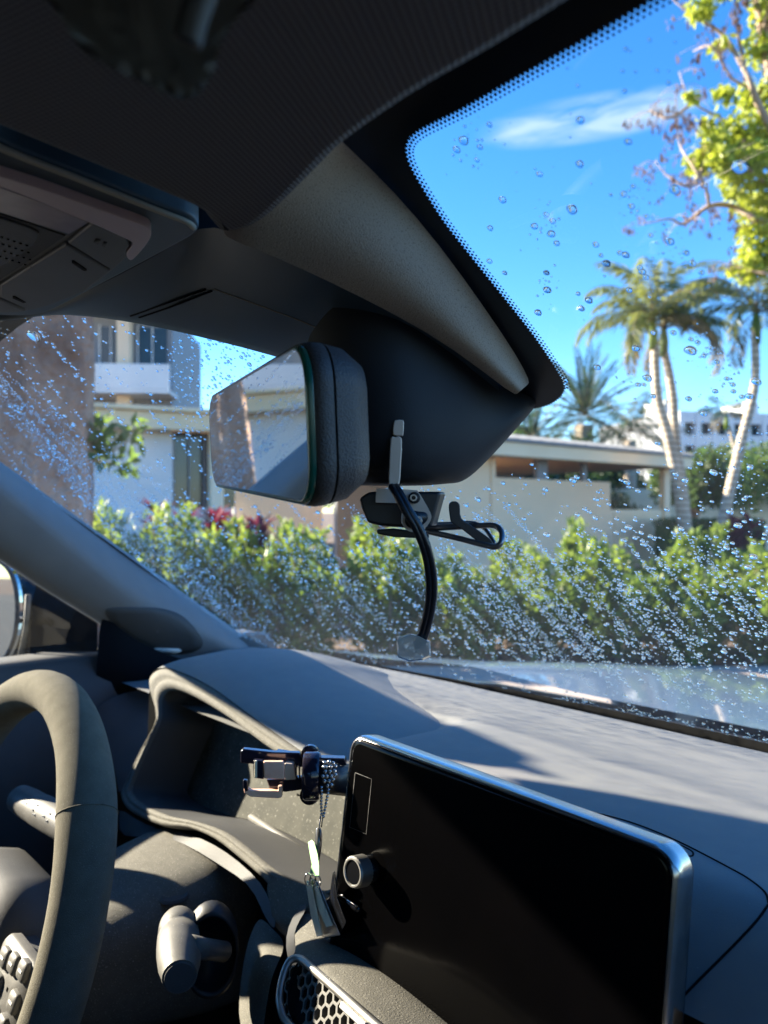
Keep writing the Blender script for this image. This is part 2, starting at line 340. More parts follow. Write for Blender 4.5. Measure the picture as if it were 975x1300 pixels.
def shrub_mesh(h, w, nleaf, ln, seed, mats, shoots=12):
    random.seed(seed); m_ = MB(); st = MB()
    for k in range(shoots):
        a_ = rnd(0, 6.28); r0 = rnd(0, w*.16); rt = w*.5*math.sqrt(rnd(0, 1)); ht = h*rnd(.62, 1.0)*(1-.25*(rt/(w*.5))**2)
        p0 = Vector((math.cos(a_)*r0, math.sin(a_)*r0, 0)); p2 = Vector((math.cos(a_)*rt, math.sin(a_)*rt, ht)); p1 = (p0+p2)*.5+Vector((math.cos(a_), math.sin(a_), 0))*rt*.15
        path = smooth_path([p0, p1, p2], 5); st.tube(path, [.012-.0008*i for i in range(len(path))], 4)
        for j in range(int(nleaf/shoots)):
            t = rnd(.12, 1)**.8; q = path[min(len(path)-1, int(t*len(path)))]+rvec()*rnd(.0, .19)*(1.1-.55*t)*w
            if q.z < .03: q.z = rnd(.03, .2)
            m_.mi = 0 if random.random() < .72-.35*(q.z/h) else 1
            dd = (rvec()+Vector((0, 0, .8))+Vector((q.x, q.y, 0))*.8)
            leaf(m_, q, dd, rvec()+Vector((0, 0, 1.2)), ln*rnd(.7, 1.25), ln*rnd(.38, .55))
    return m_, st
def shrub_proto(name, label, cat, group, h, w, nleaf, ln, seed, mats, loc):
    m_, st = shrub_mesh(h, w, nleaf, ln, seed, mats)
    r = empty(name, loc, label, cat, group)
    for mb in (m_, st): mb.v = [p+Vector(loc) for p in mb.v]
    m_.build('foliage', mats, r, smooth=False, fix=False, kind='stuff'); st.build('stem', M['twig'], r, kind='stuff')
    return r
def dup(root, loc, rz, label, sc=1.0, group=None):
    r = root.copy(); S.collection.objects.link(r); r.location = loc; r.rotation_euler = (0, 0, rz); r.scale = (sc, sc, sc) if not isinstance(sc, tuple) else sc
    r['label'] = label
    if group: r['group'] = group
    for ch in root.children:
        c = ch.copy(); S.collection.objects.link(c); c.parent = r
        for g in ch.children:
            d_ = g.copy(); S.collection.objects.link(d_); d_.parent = c
    return r
HG = 'green shrubs of the hedge along the pavement'
protos = []
for i in range(3):
    protos.append(dict(h=1.0, w=.85, seed=20+i))
roots = []
# front and back rows of the hedge: u from the left of the frame to beyond its right
spots = []
for i in range(15):
    u = -3.3+i*.56; spots.append((u+rnd(-.08, .08), 6.0+rnd(-.12, .12), 0))
for i in range(16):
    u = -3.9+i*.62; spots.append((u+rnd(-.1, .1), 6.75+rnd(-.15, .15), 1))
def hedge_h(u):
    if u < -1.0: return 1.13
    if u < 0.3: return 1.02
    if 1.35 < u < 1.9: return .98
    return .88
words = 'first second third fourth fifth sixth seventh eighth ninth tenth eleventh twelfth thirteenth fourteenth fifteenth sixteenth'.split()
cnts = {}
for k, (u, d, row) in enumerate(spots):
    hh = hedge_h(u)+rnd(-.07, .09)+row*.08
    loc = O(u, d); px = 487.5+977*u/d
    where = 'left' if px < 330 else ('centre' if px < 640 else 'right')
    ordn = 'front' if row == 0 else 'back'
    cnt = cnts[row] = cnts.get(row, 0)+1
    lab = f'green leafy shrub, {words[cnt-1]} from the left in the {ordn} row of the hedge'
    if k < 3:
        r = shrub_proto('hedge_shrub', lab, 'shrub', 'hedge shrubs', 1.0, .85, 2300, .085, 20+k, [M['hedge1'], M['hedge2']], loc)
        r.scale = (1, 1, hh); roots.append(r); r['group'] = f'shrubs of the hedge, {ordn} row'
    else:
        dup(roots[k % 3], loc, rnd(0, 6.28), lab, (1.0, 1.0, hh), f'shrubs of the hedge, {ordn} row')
random.seed(77)
# magenta ti plants
def ti_plant(loc, h, label, n=34, sc=.3):
    r = empty('ti_plant', loc, label, 'plant'); m_ = MB(); st = MB()
    for k in range(5):
        a_ = rnd(0, 6.28); top = loc+Vector((math.cos(a_)*.16, math.sin(a_)*.16, h*rnd(.6, .85))); st.tube([loc+Vector((math.cos(a_)*.03, math.sin(a_)*.03, 0)), top], [.014, .01], 5)
        for j in range(n):
            b_ = rnd(0, 6.28); q = top+Vector((0, 0, rnd(-.35, .08)))
            d_ = Vector((math.cos(b_), math.sin(b_), rnd(.1, 1.4)))
            leaf(m_, q, d_, Vector((0, 0, 1)), sc*rnd(.7, 1.15), .075, .25)
    m_.build('leaf', M['tileaf'], r, smooth=False, fix=False, kind='stuff'); st.build('stem', M['twig'], r)
ti_plant(O(-2.4, 8.6), 1.3, 'dark magenta leafy plant behind the left part of the hedge')
ti_plant(O(-2.0, 8.7), 1.36, 'magenta leafy plant beside the cream column')
ti_plant(O(-1.55, 8.5), 1.22, 'dark red plant under the rear view mirror')
ti_plant(O(6.1, 13.0), 1.35, 'crimson plant at the right end of the hedge')
ti_plant(O(5.6, 12.4), 1.1, 'low crimson plant just left of the tall crimson plant')

# ---- pavilion (right of the middle)
A = O(.55, 12.6); B = O(6.55, 17.6)
ev = (B-A).normalized(); en = Vector((-ev.y, ev.x, 0)); en = en if en.dot(EY) > 0 else -en      # en: away from the viewer
LN = (B-A).length
def along(px):      # distance along A-B at which a photo column crosses the wall line
    d = ray(px, 650); d.z = 0
    # CAM + t d = A + s ev
    den = d.x*(-ev.y)+d.y*ev.x
    wx, wy = A.x-CX, A.y
    t = (wx*(-ev.y)+wy*ev.x)/den
    q = Vector((CX+d.x*t, d.y*t, 0)); return (q-A).dot(ev), t
def wbox(mb, px0, px1, h0, h1, th=.12, off=0.0):
    s0, s1 = along(px0)[0], along(px1)[0]
    mb.box(A+ev*(s0+s1)/2+en*(off+th/2)+EZ*(h0+h1)/2, (s1-s0)/2, th/2, (h1-h0)/2, (ev, en, EZ)); return mb
def hAt(px, py): return EYE+(650-py)/F*along(px)[1]
pav = empty('pavilion', A+ev*LN/2, 'low beige grey garden pavilion with long clerestory slot and grey metal roof, behind the hedge', 'building')
hb = hAt(700, 609); hf0 = hAt(640, 582); hf1 = hAt(640, 565)
mb = MB(); wbox(mb, 627.5, 775, 0, hb); wbox(mb, 500, 623, 0, hf0+.05, off=.003); mb.build('wall', M['wallb'], pav, smooth=False, bevel=.01)
mb = MB(); wbox(mb, 775.3, 842, 0, hAt(800, 647), off=.02); mb.build('wall', M['wallb'], pav, smooth=False, label='lower beige grey wall section with louvres')
lv = MB(); hb2 = hAt(800, 649)
for k in range(9):
    h0 = hb2-.07-k*.085
    l0 = MB(); wbox(l0, 780, 838, h0-.03, h0+.028, .02, -.002+.001); l0.build('louvre_slat', M['wallb'], pav, smooth=False)
for px0, px1 in ((622.7, 628), (842.3, 850)):
    mb = MB(); wbox(mb, px0, px1, 0, hf0+.02, .14, -.03); mb.build('post', M['wallb'], pav, smooth=False, bevel=.01)
for px0, px1 in ((683, 696), (741, 746)):
    mb = MB(); wbox(mb, px0, px1, hb, hf0+.02, .1, .01); mb.build('post', M['greypanel'], pav, smooth=False)
mb = MB(); wbox(mb, 560, 853, hf0, hf1, .16, -.5); mb.build('fascia', M['fascia'], pav, smooth=False, bevel=.015)
mb = MB(); wbox(mb, 560, 853, hf1+.002, hf1+.06, .22, -.56); mb.build('gutter', M['greypanel'], pav, smooth=False, bevel=.01)
mb = MB(); wbox(mb, 560, 850, hf0+.02, hf0+.06, 4.5, -.3); mb.build('soffit', M['wallb'], pav, smooth=False)
s0, s1 = along(500)[0], along(851)[0]
rb = [A+ev*s0-en*.55+EZ*(hf1+.05), A+ev*(s1+.12)-en*.55+EZ*(hf1+.05), A+ev*(s1-1.1)+en*1.9+EZ*(hf1+.46), A+ev*s0+en*1.9+EZ*(hf1+.46),
      A+ev*(s1+.12)+en*4.4+EZ*(hf1+.05), A+ev*s0+en*4.4+EZ*(hf1+.05)]
mb = MB(); mb.add(rb, [(0, 1, 2, 3), (1, 4, 2), (3, 2, 4, 5)]); rf = mb.build('roof', M['metalroof'], pav, smooth=False)
for k in range(26):                      # standing seams
    t = k/25; sx = s0+(s1-s0)*t
    top = A+ev*min(sx, s1-1.1+.0)+en*1.9+EZ*(hf1+.48) if sx < s1-1.1 else None
    p0 = A+ev*sx-en*.56+EZ*(hf1+.07)
    if top is None:
        q = (s1+.12-sx)/(1.22); top = A+ev*sx+en*(-.55+2.45*q)+EZ*(hf1+.07+.41*q)
    mb = MB(); mb.tube([p0, top], .018, 4); mb.build('roof_seam', M['greypanel'], rf, smooth=False)
mb = MB(); wbox(mb, 600, 842, 0, hf0+.02, .1, 4.0); mb.build('back_wall', M['greypanel'], pav, smooth=False)
mb = MB(); wbox(mb, 777, 800, hAt(790, 646)-.25, hAt(790, 636), .5, .6); mb.build('bench', M['glassd'], pav, smooth=False, bevel=.02)

# ---- house at the left
A_p, ev_p, en_p, LN_p = A, ev, en, LN
A = O(-9.6, 9.2); B = O(-1.9, 12.8); ev = (B-A).normalized(); en = Vector((-ev.y, ev.x, 0)); en = en if en.dot(EY) > 0 else -en; LN = (B-A).length
hs_ = empty('house', A+ev*LN/2, 'pale blue white house with cream fascia and dark window, behind the tree trunk', 'building')
hq0 = hAt(160, 547); hq1 = hAt(160, 525)
mb = MB(); wbox(mb, -1500, 219, 0, hq0+.03); mb.build('wall', M['wallw'], hs_, smooth=False)
mb = MB(); wbox(mb, 219.5, 300, 0, hAt(240, 645)); mb.build('sill_wall', M['wallw'], hs_, smooth=False)
mb = MB(); wbox(mb, -1500, 345, hq0, hq1, .2, -.45); mb.build('fascia', M['fascia'], hs_, smooth=False, bevel=.02)
mb = MB(); wbox(mb, -1500, 347, hq1+.002, hq1+.07, 3.5, -.55); mb.build('roof', M['fascia'], hs_, smooth=False, bevel=.02)
mb = MB(); wbox(mb, 219.5, 300, hAt(240, 645), hq0+.03, .04, .10); w_ = mb.build('window', M['glassd'], hs_, smooth=False)
for q0, q1 in ((219.5, 222), (240, 241.6), (259, 262)):
    mb = MB(); wbox(mb, q0, q1, hAt(240, 645), hq0+.02, .05, .045); mb.build('frame', M['greypanel'], w_, smooth=False)
mb = MB(); wbox(mb, 262, 279, 0, hq0, .25, -.3); mb.build('column', M['cream'], hs_, smooth=False, bevel=.03)
mb = MB(); wbox(mb, 300, 420, 0, hq0, .12, .4); mb.build('wall', M['wallb'], hs_, smooth=False)
# ---- apartment block behind the house
A = O(-16, 24.5); B = O(-6.9, 25.2); ev = (B-A).normalized(); en = Vector((-ev.y, ev.x, 0)); en = en if en.dot(EY) > 0 else -en
ap = empty('apartment_block', O(-11, 26), 'grey and white apartment block with balconies rising above the house roof', 'building')
mb = MB(); wbox(mb, -400, 212, 0, 8.1, 6, .9); mb.build('wall', M['greypanel'], ap, smooth=False)
for k in range(2):
    z0 = hAt(160, 497)+k*2.9
    mb = MB(); wbox(mb, -400, 219, z0, z0+.82, .16, -.5); mb.build('balcony', M['white'], ap, smooth=False, bevel=.02)
    mb = MB(); wbox(mb, -400, 219, z0-.12, z0-.003, 1.5, -.5); mb.build('floor_slab', M['white'], ap, smooth=False)
    for q0, q1 in ((-20, 40), (60, 92), (118, 146), (168, 205)):
        mb = MB(); wbox(mb, q0, q1, z0+.1, z0+2.3, .05, .84); w_ = mb.build('window', M['glassd'], ap, smooth=False)
        mb = MB(); wbox(mb, q0-1.5, q0, z0+.1, z0+2.35, .08, .8); mb.build('frame', M['white'], w_, smooth=False)
        mb = MB(); wbox(mb, (q0+q1)/2-.6, (q0+q1)/2+.6, z0+.1, z0+2.3, .07, .78); mb.build('frame', M['white'], w_, smooth=False)
    mb = MB(); wbox(mb, 147, 163, z0-2.0, z0-.125, .5, .1); mb.build('pier', M['wallb'], ap, smooth=False)
# ---- white block far right
A = O(20, 58); B = O(34, 61); ev = (B-A).normalized(); en = Vector((-ev.y, ev.x, 0)); en = en if en.dot(EY) > 0 else -en
ap2 = empty('apartment_block', O(27, 60), 'distant white apartment block with dark window openings behind the right palm', 'building')
mb = MB(); wbox(mb, 862, 1120, 0, hAt(900, 522), 12, .6); mb.build('wall', M['greypanel'], ap2, smooth=False)
zt = hAt(900, 522)
for k in range(3):
    z0 = zt-.9-k*1.75
    mb = MB(); wbox(mb, 862, 1121, z0 if k else z0-.0, z0+.85, .5, 0); mb.build('balcony', M['white'], ap2, smooth=False)
for q in range(862, 1121, 21):
    mb = MB(); wbox(mb, q, q+6, 0, zt-.1, .6, -.1); mb.build('pier', M['white'], ap2, smooth=False)
for q in range(868, 1115, 21):
    for k in range(2):
        mb = MB(); wbox(mb, q+1, q+14, zt-2.62+.9-k*1.75-.9+.85+.02, zt-.92-k*1.75, .1, .5); mb.build('window', M['glassd'], ap2, smooth=False)
for q0, q1 in ((863, 879), (968, 985)):
    mb = MB(); wbox(mb, q0, q1, zt-.05, hAt(870, 503), 3, 2); mb.build('roof_room', M['white'], ap2, smooth=False)
A, ev, en, LN = A_p, ev_p, en_p, LN_p
# pale garden wall and clipped hedge beyond the palms
mb = MB(); mb.box(O(9.6, 23.5, .95), 4.2, .1, .95, (EX, EY, EZ)); tag(mb.build('garden_wall', M['fascia'], smooth=False, bevel=.02, origin=O(9.6, 23.5)), 'pale cream garden wall beyond the two palms', 'wall')
def leafy_block(name, label, cat, c, sx, sy, sz, n, ln, mt, group=None):
    m_ = MB()
    for i in range(n):
        q = Vector((rnd(-1, 1), rnd(-1, 1), rnd(0, 1))); k = random.randrange(3)
        if k == 0: q.z = 1
        elif k == 1: q.y = -1
        p = c+EX*q.x*sx+EY*q.y*sy+EZ*q.z*sz+rvec()*ln*.5
        leaf(m_, p, rvec()+EZ*.4, rvec()+EZ, ln*rnd(.7, 1.3), ln*.6)
    m_.mi = 1; m_.box(c+EZ*sz*.48, sx*.96, sy*.94, sz*.47, (EX, EY, EZ))
    r = empty(name, c, label, cat, group); m_.build('foliage', [mt, M['lawn']], r, smooth=False, fix=False, kind='stuff'); return r
leafy_block('clipped_hedge', 'dark green clipped hedge beside the right palm trunks', 'hedge', O(6.9, 16.4), 1.0, .5, .97, 2600, .1, M['darkleaf'])

# ---- trees
def limb(mb, pts, r0, r1, seg=7, n=6):
    path = smooth_path(pts, n); k = len(path)
    mb.tube(path, [r0+(r1-r0)*i/(k-1) for i in range(k)], seg); return path
def crown_tree(name, label, base, h, rad, n, ln, mt, seed, trunk=.14, group=None, cat='tree', lo=.35, kind=None, clumps=26):
    random.seed(seed); r = empty(name, base, label, cat, group); tr = MB(); m_ = MB()
    top = base+EZ*h*.72
    limb(tr, [base, base+EZ*h*.3+rvec()*.08, top], trunk, trunk*.4)
    cs = []
    for k in range(clumps):
        v = rvec(); v.z = abs(v.z)*1.1-.25
        c = base+EZ*h*(lo+(1-lo)*.45)+Vector((v.x*rad, v.y*rad, v.z*h*(1-lo)*.62))*rnd(.45, 1); cs.append((c, rad*rnd(.22, .42)))
        limb(tr, [base+EZ*h*rnd(.25, .6), (base+EZ*h*.55+c)/2, c], trunk*.3, .012, 5, 4)
    for i in range(n):
        c, q = random.choice(cs); p = c+rvec()*q*rnd(.3, 1)**.6
        leaf(m_, p, rvec()-EZ*.2, rvec()+EZ*.8, ln*rnd(.7, 1.3), ln*.5)
    m_.build('crown', mt, r, smooth=False, fix=False, kind='stuff'); tr.build('trunk', M['bark'], r)
    return r
crown_tree('broadleaf_tree', 'dark green rounded tree between the two palms, in front of the white block', O(8.3, 20.5), 2.75, 1.25, 5200, .2, M['darkleaf'], 3)
crown_tree('broadleaf_tree', 'mid green bushy tree at the right edge, below the white block', O(12.1, 24), 2.7, 1.8, 4000, .22, M['midleaf'], 4)
crown_tree('broadleaf_tree', 'low dark tree behind the right end of the pavilion', O(6.4, 27), 3.9, 1.8, 4000, .24, M['darkleaf'], 5)
crown_tree('broadleaf_tree', 'dark tree seen through the pavilion slot, left', O(3.2, 22.5), 3.2, 1.9, 4200, .22, M['darkleaf'], 6)
crown_tree('broadleaf_tree', 'dark tree behind the middle of the pavilion roof', O(5.6, 31), 4.4, 2.4, 4200, .28, M['darkleaf'], 8)
crown_tree('broadleaf_tree', 'green tree seen beyond the pale garden wall', O(15.5, 34), 3.7, 3.0, 5200, .32, M['darkleaf'], 9)
crown_tree('broadleaf_tree', 'dark shrub tree seen through the open end of the pavilion', O(6.1, 22.8), 2.6, 1.3, 4200, .18, M['darkleaf'], 15, lo=.1)
crown_tree('broadleaf_tree', 'dark leafy tree between the date palm and the twin trunks', O(7.6, 25.5), 3.4, 1.5, 4200, .2, M['darkleaf'], 16, lo=.1)
crown_tree('broadleaf_tree', 'far tree on the left behind the mirror', O(-2.8, 30), 3.7, 3, 4200, .3, M['midleaf'], 12)
crown_tree('broadleaf_tree', 'far dark tree hidden behind the shroud', O(1.5, 33), 3.9, 2.6, 4200, .3, M['darkleaf'], 13)

def palm(name, label, trunks, crown, nf, fl, leafm, seed, droop=.9, ring=True, dry=2, leaflet=.42, elev=(10, 85), shaft=True, nl=30, hang=1.0, lw=.05):
    random.seed(seed); base = trunks[0][0]
    r = empty(name, Vector((base.x, base.y, 0)), label, 'palm tree')
    for pts, r0, r1 in [(t[0:-2], t[-2], t[-1]) for t in trunks]:
        path = smooth_path(list(pts), 10); mb = MB(); k = len(path)
        rr = [(r0+(r1-r0)*i/(k-1))*(1+(.05 if i % 2 else 0)) for i in range(k)]
        mb.tube(path, rr, 12); mb.build('trunk', M['palmbark'], r)
    crowns = crown if isinstance(crown, list) else [crown]
    for c in crowns:
        if shaft:
            mb = MB(); mb.tube([c-EZ*.55, c-EZ*.25, c], [.075, .09, .05], 10); mb.build('crownshaft', M['hedge2'], r)
        for i in range(nf):
            az = 2.4*i+rnd(-.15, .15); el = R_(elev[0]+(elev[1]-elev[0])*((i+.5)/nf)+rnd(-6, 6)); L_ = fl*rnd(.9, 1.08)
            h = Vector((math.cos(az), math.sin(az), 0)); p = c.copy(); path = []; ang = el; st = L_/14
            for j in range(15):
                path.append(p.copy()); p = p+(h*math.cos(ang)+EZ*math.sin(ang))*st; ang -= droop*(1.3-.5*math.sin(el))*R_(150)/14*(.35+j/14)
            fr = MB(); fr.mi = 1; fr.tube(path, [.016*(1-.055*j) for j in range(15)], 4); fr.mi = 0
            side = h.cross(EZ).normalized()
            for j in range(nl):
                t = .12+.88*j/nl; f_ = t*14; i0 = min(13, int(f_)); q = path[i0].lerp(path[i0+1], f_-i0); tg = (path[i0+1]-path[i0]).normalized()
                ll = fl*leaflet*math.sin(math.pi*(.12+.82*t))**.7
                for sg in (-1, 1):
                    d_ = (side*sg*rnd(.6, 1.0)+tg*.8-EZ*rnd(.4, 1.2)*hang+rvec()*.12)
                    leaf(fr, q, d_, tg.cross(d_)+rvec()*.5, ll*rnd(.8, 1.1), ll*lw+.012, .1)
            fr.build('frond', [M['palmdry'] if i < dry else leafm, M['palmdry']], r, smooth=False, fix=False)
    return r
D1 = 15.0
palm('feather_palm', 'twin trunk feather palm with pale trunks right of the pavilion',
     [(O(*[(873-487.5)/F*D1, D1]), OP(866, 647, D1), OP(849, 556, D1), OP(835, 505, D1), OP(831, 440, D1), .125, .075),
      (O((879-487.5)/F*D1, D1+.25), OP(869, 647, D1+.2), OP(858, 560, D1+.2), OP(853, 495, D1+.2), OP(842, 440, D1+.2), .12, .07)],
     [OP(829, 408, D1), OP(843, 418, D1+.2)], 13, 1.8, M['palmleaf'], 5, droop=1.0, elev=(5, 90), nl=56, leaflet=.24, hang=.9, lw=.055)
D2 = 14.0
palm('feather_palm', 'single slanting feather palm at the right edge of the view',
     [(O((902-487.5)/F*D2, D2), OP(912, 688, D2), OP(921, 647, D2), OP(940, 566, D2), OP(958, 490, D2), OP(958, 420, D2), .12, .062)],
     OP(960, 398, D2), 14, 1.6, M['palmleaf'], 11, droop=1.0, elev=(5, 85), nl=48, leaflet=.25, hang=.9)
D3 = 27.0
palm('date_palm', 'grey green date palm standing behind the pavilion roof',
     [(O((742-487.5)/F*D3, D3), OP(741, 600, D3), OP(742, 540, D3), .34, .3)], OP(743, 527, D3), 38, 2.5, M['dateleaf'], 21, droop=.30, elev=(-25, 88), dry=2, leaflet=.12, shaft=False, nl=60, hang=.15, lw=.1)
palm('date_palm', 'low date palm peeking out beside the dark shroud above the pavilion',
     [(O((675-487.5)/F*25, 25), OP(675, 600, 25), OP(675, 565, 25), .3, .25)], OP(675, 558, 25), 28, 2.0, M['dateleaf'], 22, droop=.4, elev=(-15, 75), dry=2, leaflet=.14, shaft=False, nl=40, hang=.2, lw=.1)
palm('date_palm', 'small date palm between the tall date palm and the twin palm',
     [(O((800-487.5)/F*24, 24), OP(800, 600, 24), OP(800, 560, 24), .2, .17)], OP(800, 548, 24), 22, 1.9, M['dateleaf'], 23, droop=.6, elev=(-15, 80), dry=2, leaflet=.24, shaft=False, nl=26)
palm('feather_palm', 'thin dark palm in front of the white block',
     [(O((938-487.5)/F*30, 30), OP(938, 600, 30), OP(925, 540, 30), .09, .06)], OP(922, 528, 30), 8, 1.2, M['dateleaf'], 24, droop=.9, elev=(5, 80), nl=26)

# big brown trunk at the left
random.seed(31)
tb = empty('large_tree', O(-2.02, 4.3), 'large brown tree trunk at the left edge, seen through wet glass', 'tree')
mb = MB(); rows = []
cb = O(-2.11, 4.3)
for j in range(22):
    h = j*.34; rr = .415+.2*math.exp(-h/.35)-.004*h; row = []
    for k in range(72):
        q = 6.283*k/72; w_ = 1+.05*math.sin(3*q+h*.5)+.085*math.sin(8*q+1+h*1.1)+.04*math.sin(17*q+h*2.3)+rnd(-.015, .015)
        row.append(cb+Vector((math.cos(q)*rr*w_, math.sin(q)*rr*w_, h))+EX*(.03*math.sin(h*.9)))
    rows.append(row)
mb.loft(rows, True, True); mb.build('trunk', M['bark'], tb)
mb = MB()
limb(mb, [cb+EZ*3.4, cb+EZ*4.2-EX*.8, cb+EZ*5.2-EX*1.9], .2, .08); limb(mb, [cb+EZ*5.5, cb+EZ*6.8+EX*.8+EY, cb+EZ*7.6+EX*1.5+EY*2], .2, .06)
mb.build('limb', M['bark'], tb)
mb = MB(); lf = MB()
for q in range(9):
    p0 = OP(100, 590, 4.55); p1 = OP(rnd(112, 168), rnd(525, 600), rnd(4.4, 4.9)); path = limb(mb, [p0, (p0+p1)/2+rvec()*.03, p1], .009, .003, 4, 4)
    for i in range(22):
        p = random.choice(path[4:])+rvec()*.05; leaf(lf, p, rvec()+EZ*.1, rvec()+EZ, rnd(.07, .12), .05)
mb.build('twig', M['twig'], tb, kind='stuff'); lf.build('leaf', [M['hedge1']], tb, smooth=False, fix=False, kind='stuff')
mb = MB()
for i in range(2600):
    c = cb+EZ*rnd(5.6, 9)+EX*rnd(-4, 1.2)+EY*rnd(-2.5, 3); leaf(mb, c, rvec(), rvec()+EZ, .22, .13)
mb.build('crown', M['midleaf'], tb, smooth=False, fix=False, kind='stuff')

# leafy tree with bare branches, upper right
random.seed(41)
D4 = 9.5
sg = empty('leafy_tree', O(5.35, D4), 'sunlit tree with yellow green leaves and bare tan branches, upper right', 'tree')
tr = MB(); base = O(5.35, D4)
limb(tr, [base, base+EZ*2.2, OP(1025, 300, D4), OP(1002, 170, D4), OP(972, 60, D4), OP(945, -120, D4)], .15, .05, 9); tr.build('trunk', M['twig'], sg)
br = [[(985, 175), (962, 130), (948, 95), (918, 45), (880, 20), (845, -8)], [(1000, 290), (960, 278), (930, 262), (900, 262), (868, 284), (850, 278), (815, 285)],
      [(900, 262), (895, 235), (880, 212), (862, 180), (858, 120)], [(985, 330), (950, 300), (925, 270)], [(990, 250), (950, 215), (905, 190), (870, 150), (845, 140)],
      [(975, 120), (930, 100), (905, 60), (880, 65)], [(980, 220), (930, 160), (880, 130), (862, 92)], [(995, 350), (960, 345), (925, 335)], [(960, 60), (975, 10), (965, -40)],
      [(948, 95), (935, 30), (935, -20)], [(980, 200), (940, 185), (915, 215), (885, 225)], [(900, 190), (880, 235), (850, 225), (832, 205)], [(880, 130), (850, 150), (825, 140)]]
bm_ = MB(); paths = []
for i, b_ in enumerate(br):
    pts = [OP(x, y, D4+rnd(-.35, .35)) for x, y in b_]; r0 = (.05 if i < 2 else .024)
    paths.append(limb(bm_, pts, r0, .006, 6, 6))
bm_.build('branch', M['twig'], sg)
tw = MB(); pod = MB()
for k in range(190):
    pa = random.choice(paths); p0 = random.choice(pa[len(pa)//3:]); d_ = rvec(); d_.z = abs(d_.z)*.3; path = [p0, p0+d_*.12, p0+d_*.22-EZ*.05, p0+d_*.3-EZ*rnd(.02, .14)]
    tw.tube(smooth_path(path, 3), .0035, 3)
    if random.random() < .75:
        for j in range(5): leaf(pod, path[-1]+rvec()*.05, -EZ+rvec()*.25, rvec(), rnd(.06, .13), .03)
tw.build('twig', M['twig'], sg, kind='stuff'); pod.build('seed_pod', M['pod'], sg, smooth=False, fix=False, kind='stuff')
lf = MB()
cl = [(905, 185, 24), (935, 168, 26), (885, 205, 17), (955, 120, 22), (965, 60, 22), (950, 205, 30), (928, 215, 22), (890, 8, 16), (958, 292, 24), (950, 335, 24), (970, 245, 26),
      (932, 240, 13), (915, 55, 12), (918, 118, 14), (975, 170, 32), (900, 155, 14), (975, 20, 24), (945, 262, 16), (975, 320, 24), (878, 120, 8), (1010, 120, 50), (1020, 250, 60), (1000, -30, 50), (930, -40, 35), (912, 200, 18)]
for x, y, rr in cl:
    c = OP(x, y, D4+rnd(-.3, .3)); q = rr/F*D4
    for i in range(int(16+rr*rr*.34)):
        p = c+rvec()*q*rnd(0, 1)**.5; leaf(lf, p, rvec()-EZ*.9, rvec()+EZ*.6, rnd(.08, .14), rnd(.055, .08))
lf.build('crown', M['lime'], sg, smooth=False, fix=False, kind='stuff')

# ---------------------------------------------------------------- the car
car = empty('car', (0, .2, 0), 'dark cabin of a parked car with rain on its windscreen, seen from the passenger side', 'car')
def G(s, t):
    x = -.02+s*(.74-.10*t); y = .765-.53*t-(.08-.03*t)*s*s; z = -.235+.40*t+.048*t*(1-t)-.06*s*s*t
    return V3(x, y, z)
mb = MB(); mb.loft([[G(-1+2*i/60, -.04+1.18*j/40) for i in range(61)] for j in range(41)])
glass = mb.build('windscreen', M['windscreen'], car)
GB = bvh_of(glass)
def GN(s, t):
    n = (G(s+.01, t)-G(s-.01, t)).cross(G(s, t+.01)-G(s, t-.01)).normalized(); return n if n.z > 0 else -n
def g_in(px, py, off=.0012):
    h = GB.ray_cast(CAM, ray(px, py).normalized())
    if h[0] is None: return None
    n = h[1] if h[1].z > 0 else -h[1]
    return h[0]-n*off
# frit: black printed border
inner = [(1000, -110), (900, -47), (820, 0), (760, 36), (700, 70), (640, 104), (590, 133), (550, 153), (530, 164), (519, 175), (516, 190), (522, 210), (540, 242), (565, 281), (600, 326), (640, 376), (676, 422), (702, 460), (715, 483), (716, 494), (709, 504), (695, 512), (670, 518)]
outer = [(900, -160), (800, -100), (720, -50), (650, -15), (590, 20), (540, 55), (490, 90), (455, 120), (440, 150), (435, 175), (440, 200), (455, 230), (480, 270), (510, 310), (545, 355), (580, 400), (610, 440), (635, 475), (645, 490), (645, 500), (640, 515), (635, 525), (630, 535)]
def frit_strip(a_, b_, n=6):
    ia = spx(a_, 6, False); ib = spx(b_, 6, False); rows = []
    for k in range(n+1):
        t = k/n; rows.append([g_in(x0+(x1-x0)*t, y0+(y1-y0)*t) for (x0, y0), (x1, y1) in zip(ia, ib)])
    rows = [[p for p in r] for r in rows]
    ok = [j for j in range(len(ia)) if all(r[j] is not None for r in rows)]
    rows = [[r[j] for j in ok] for r in rows]
    return rows, [ia[j] for j in ok]
rows, ia = frit_strip(inner, outer)
mb = MB(); mb.loft(rows)
mb.build('black_border', M['frit'], glass, label='black printed border round the sensor shroud and header')
mb = MB()
mb.loft([[G(-1+2*i/60, t)-GN(-1+2*i/60, t)*.0012 for i in range(61)] for t in (-.04, 0, .025, .052)])
mb.build('black_border', M['frit'], glass, label='black printed band along the bottom of the windscreen')
mb = MB()
for sgn in (-1, 1):
    mb.loft([[G(sgn*s_, j/20)-GN(sgn*s_, j/20)*.0012 for j in range(21)] for s_ in (.965, .98, 1.0)])
mb.build('black_border', M['frit'], glass, label='black printed bands down the sides of the windscreen')
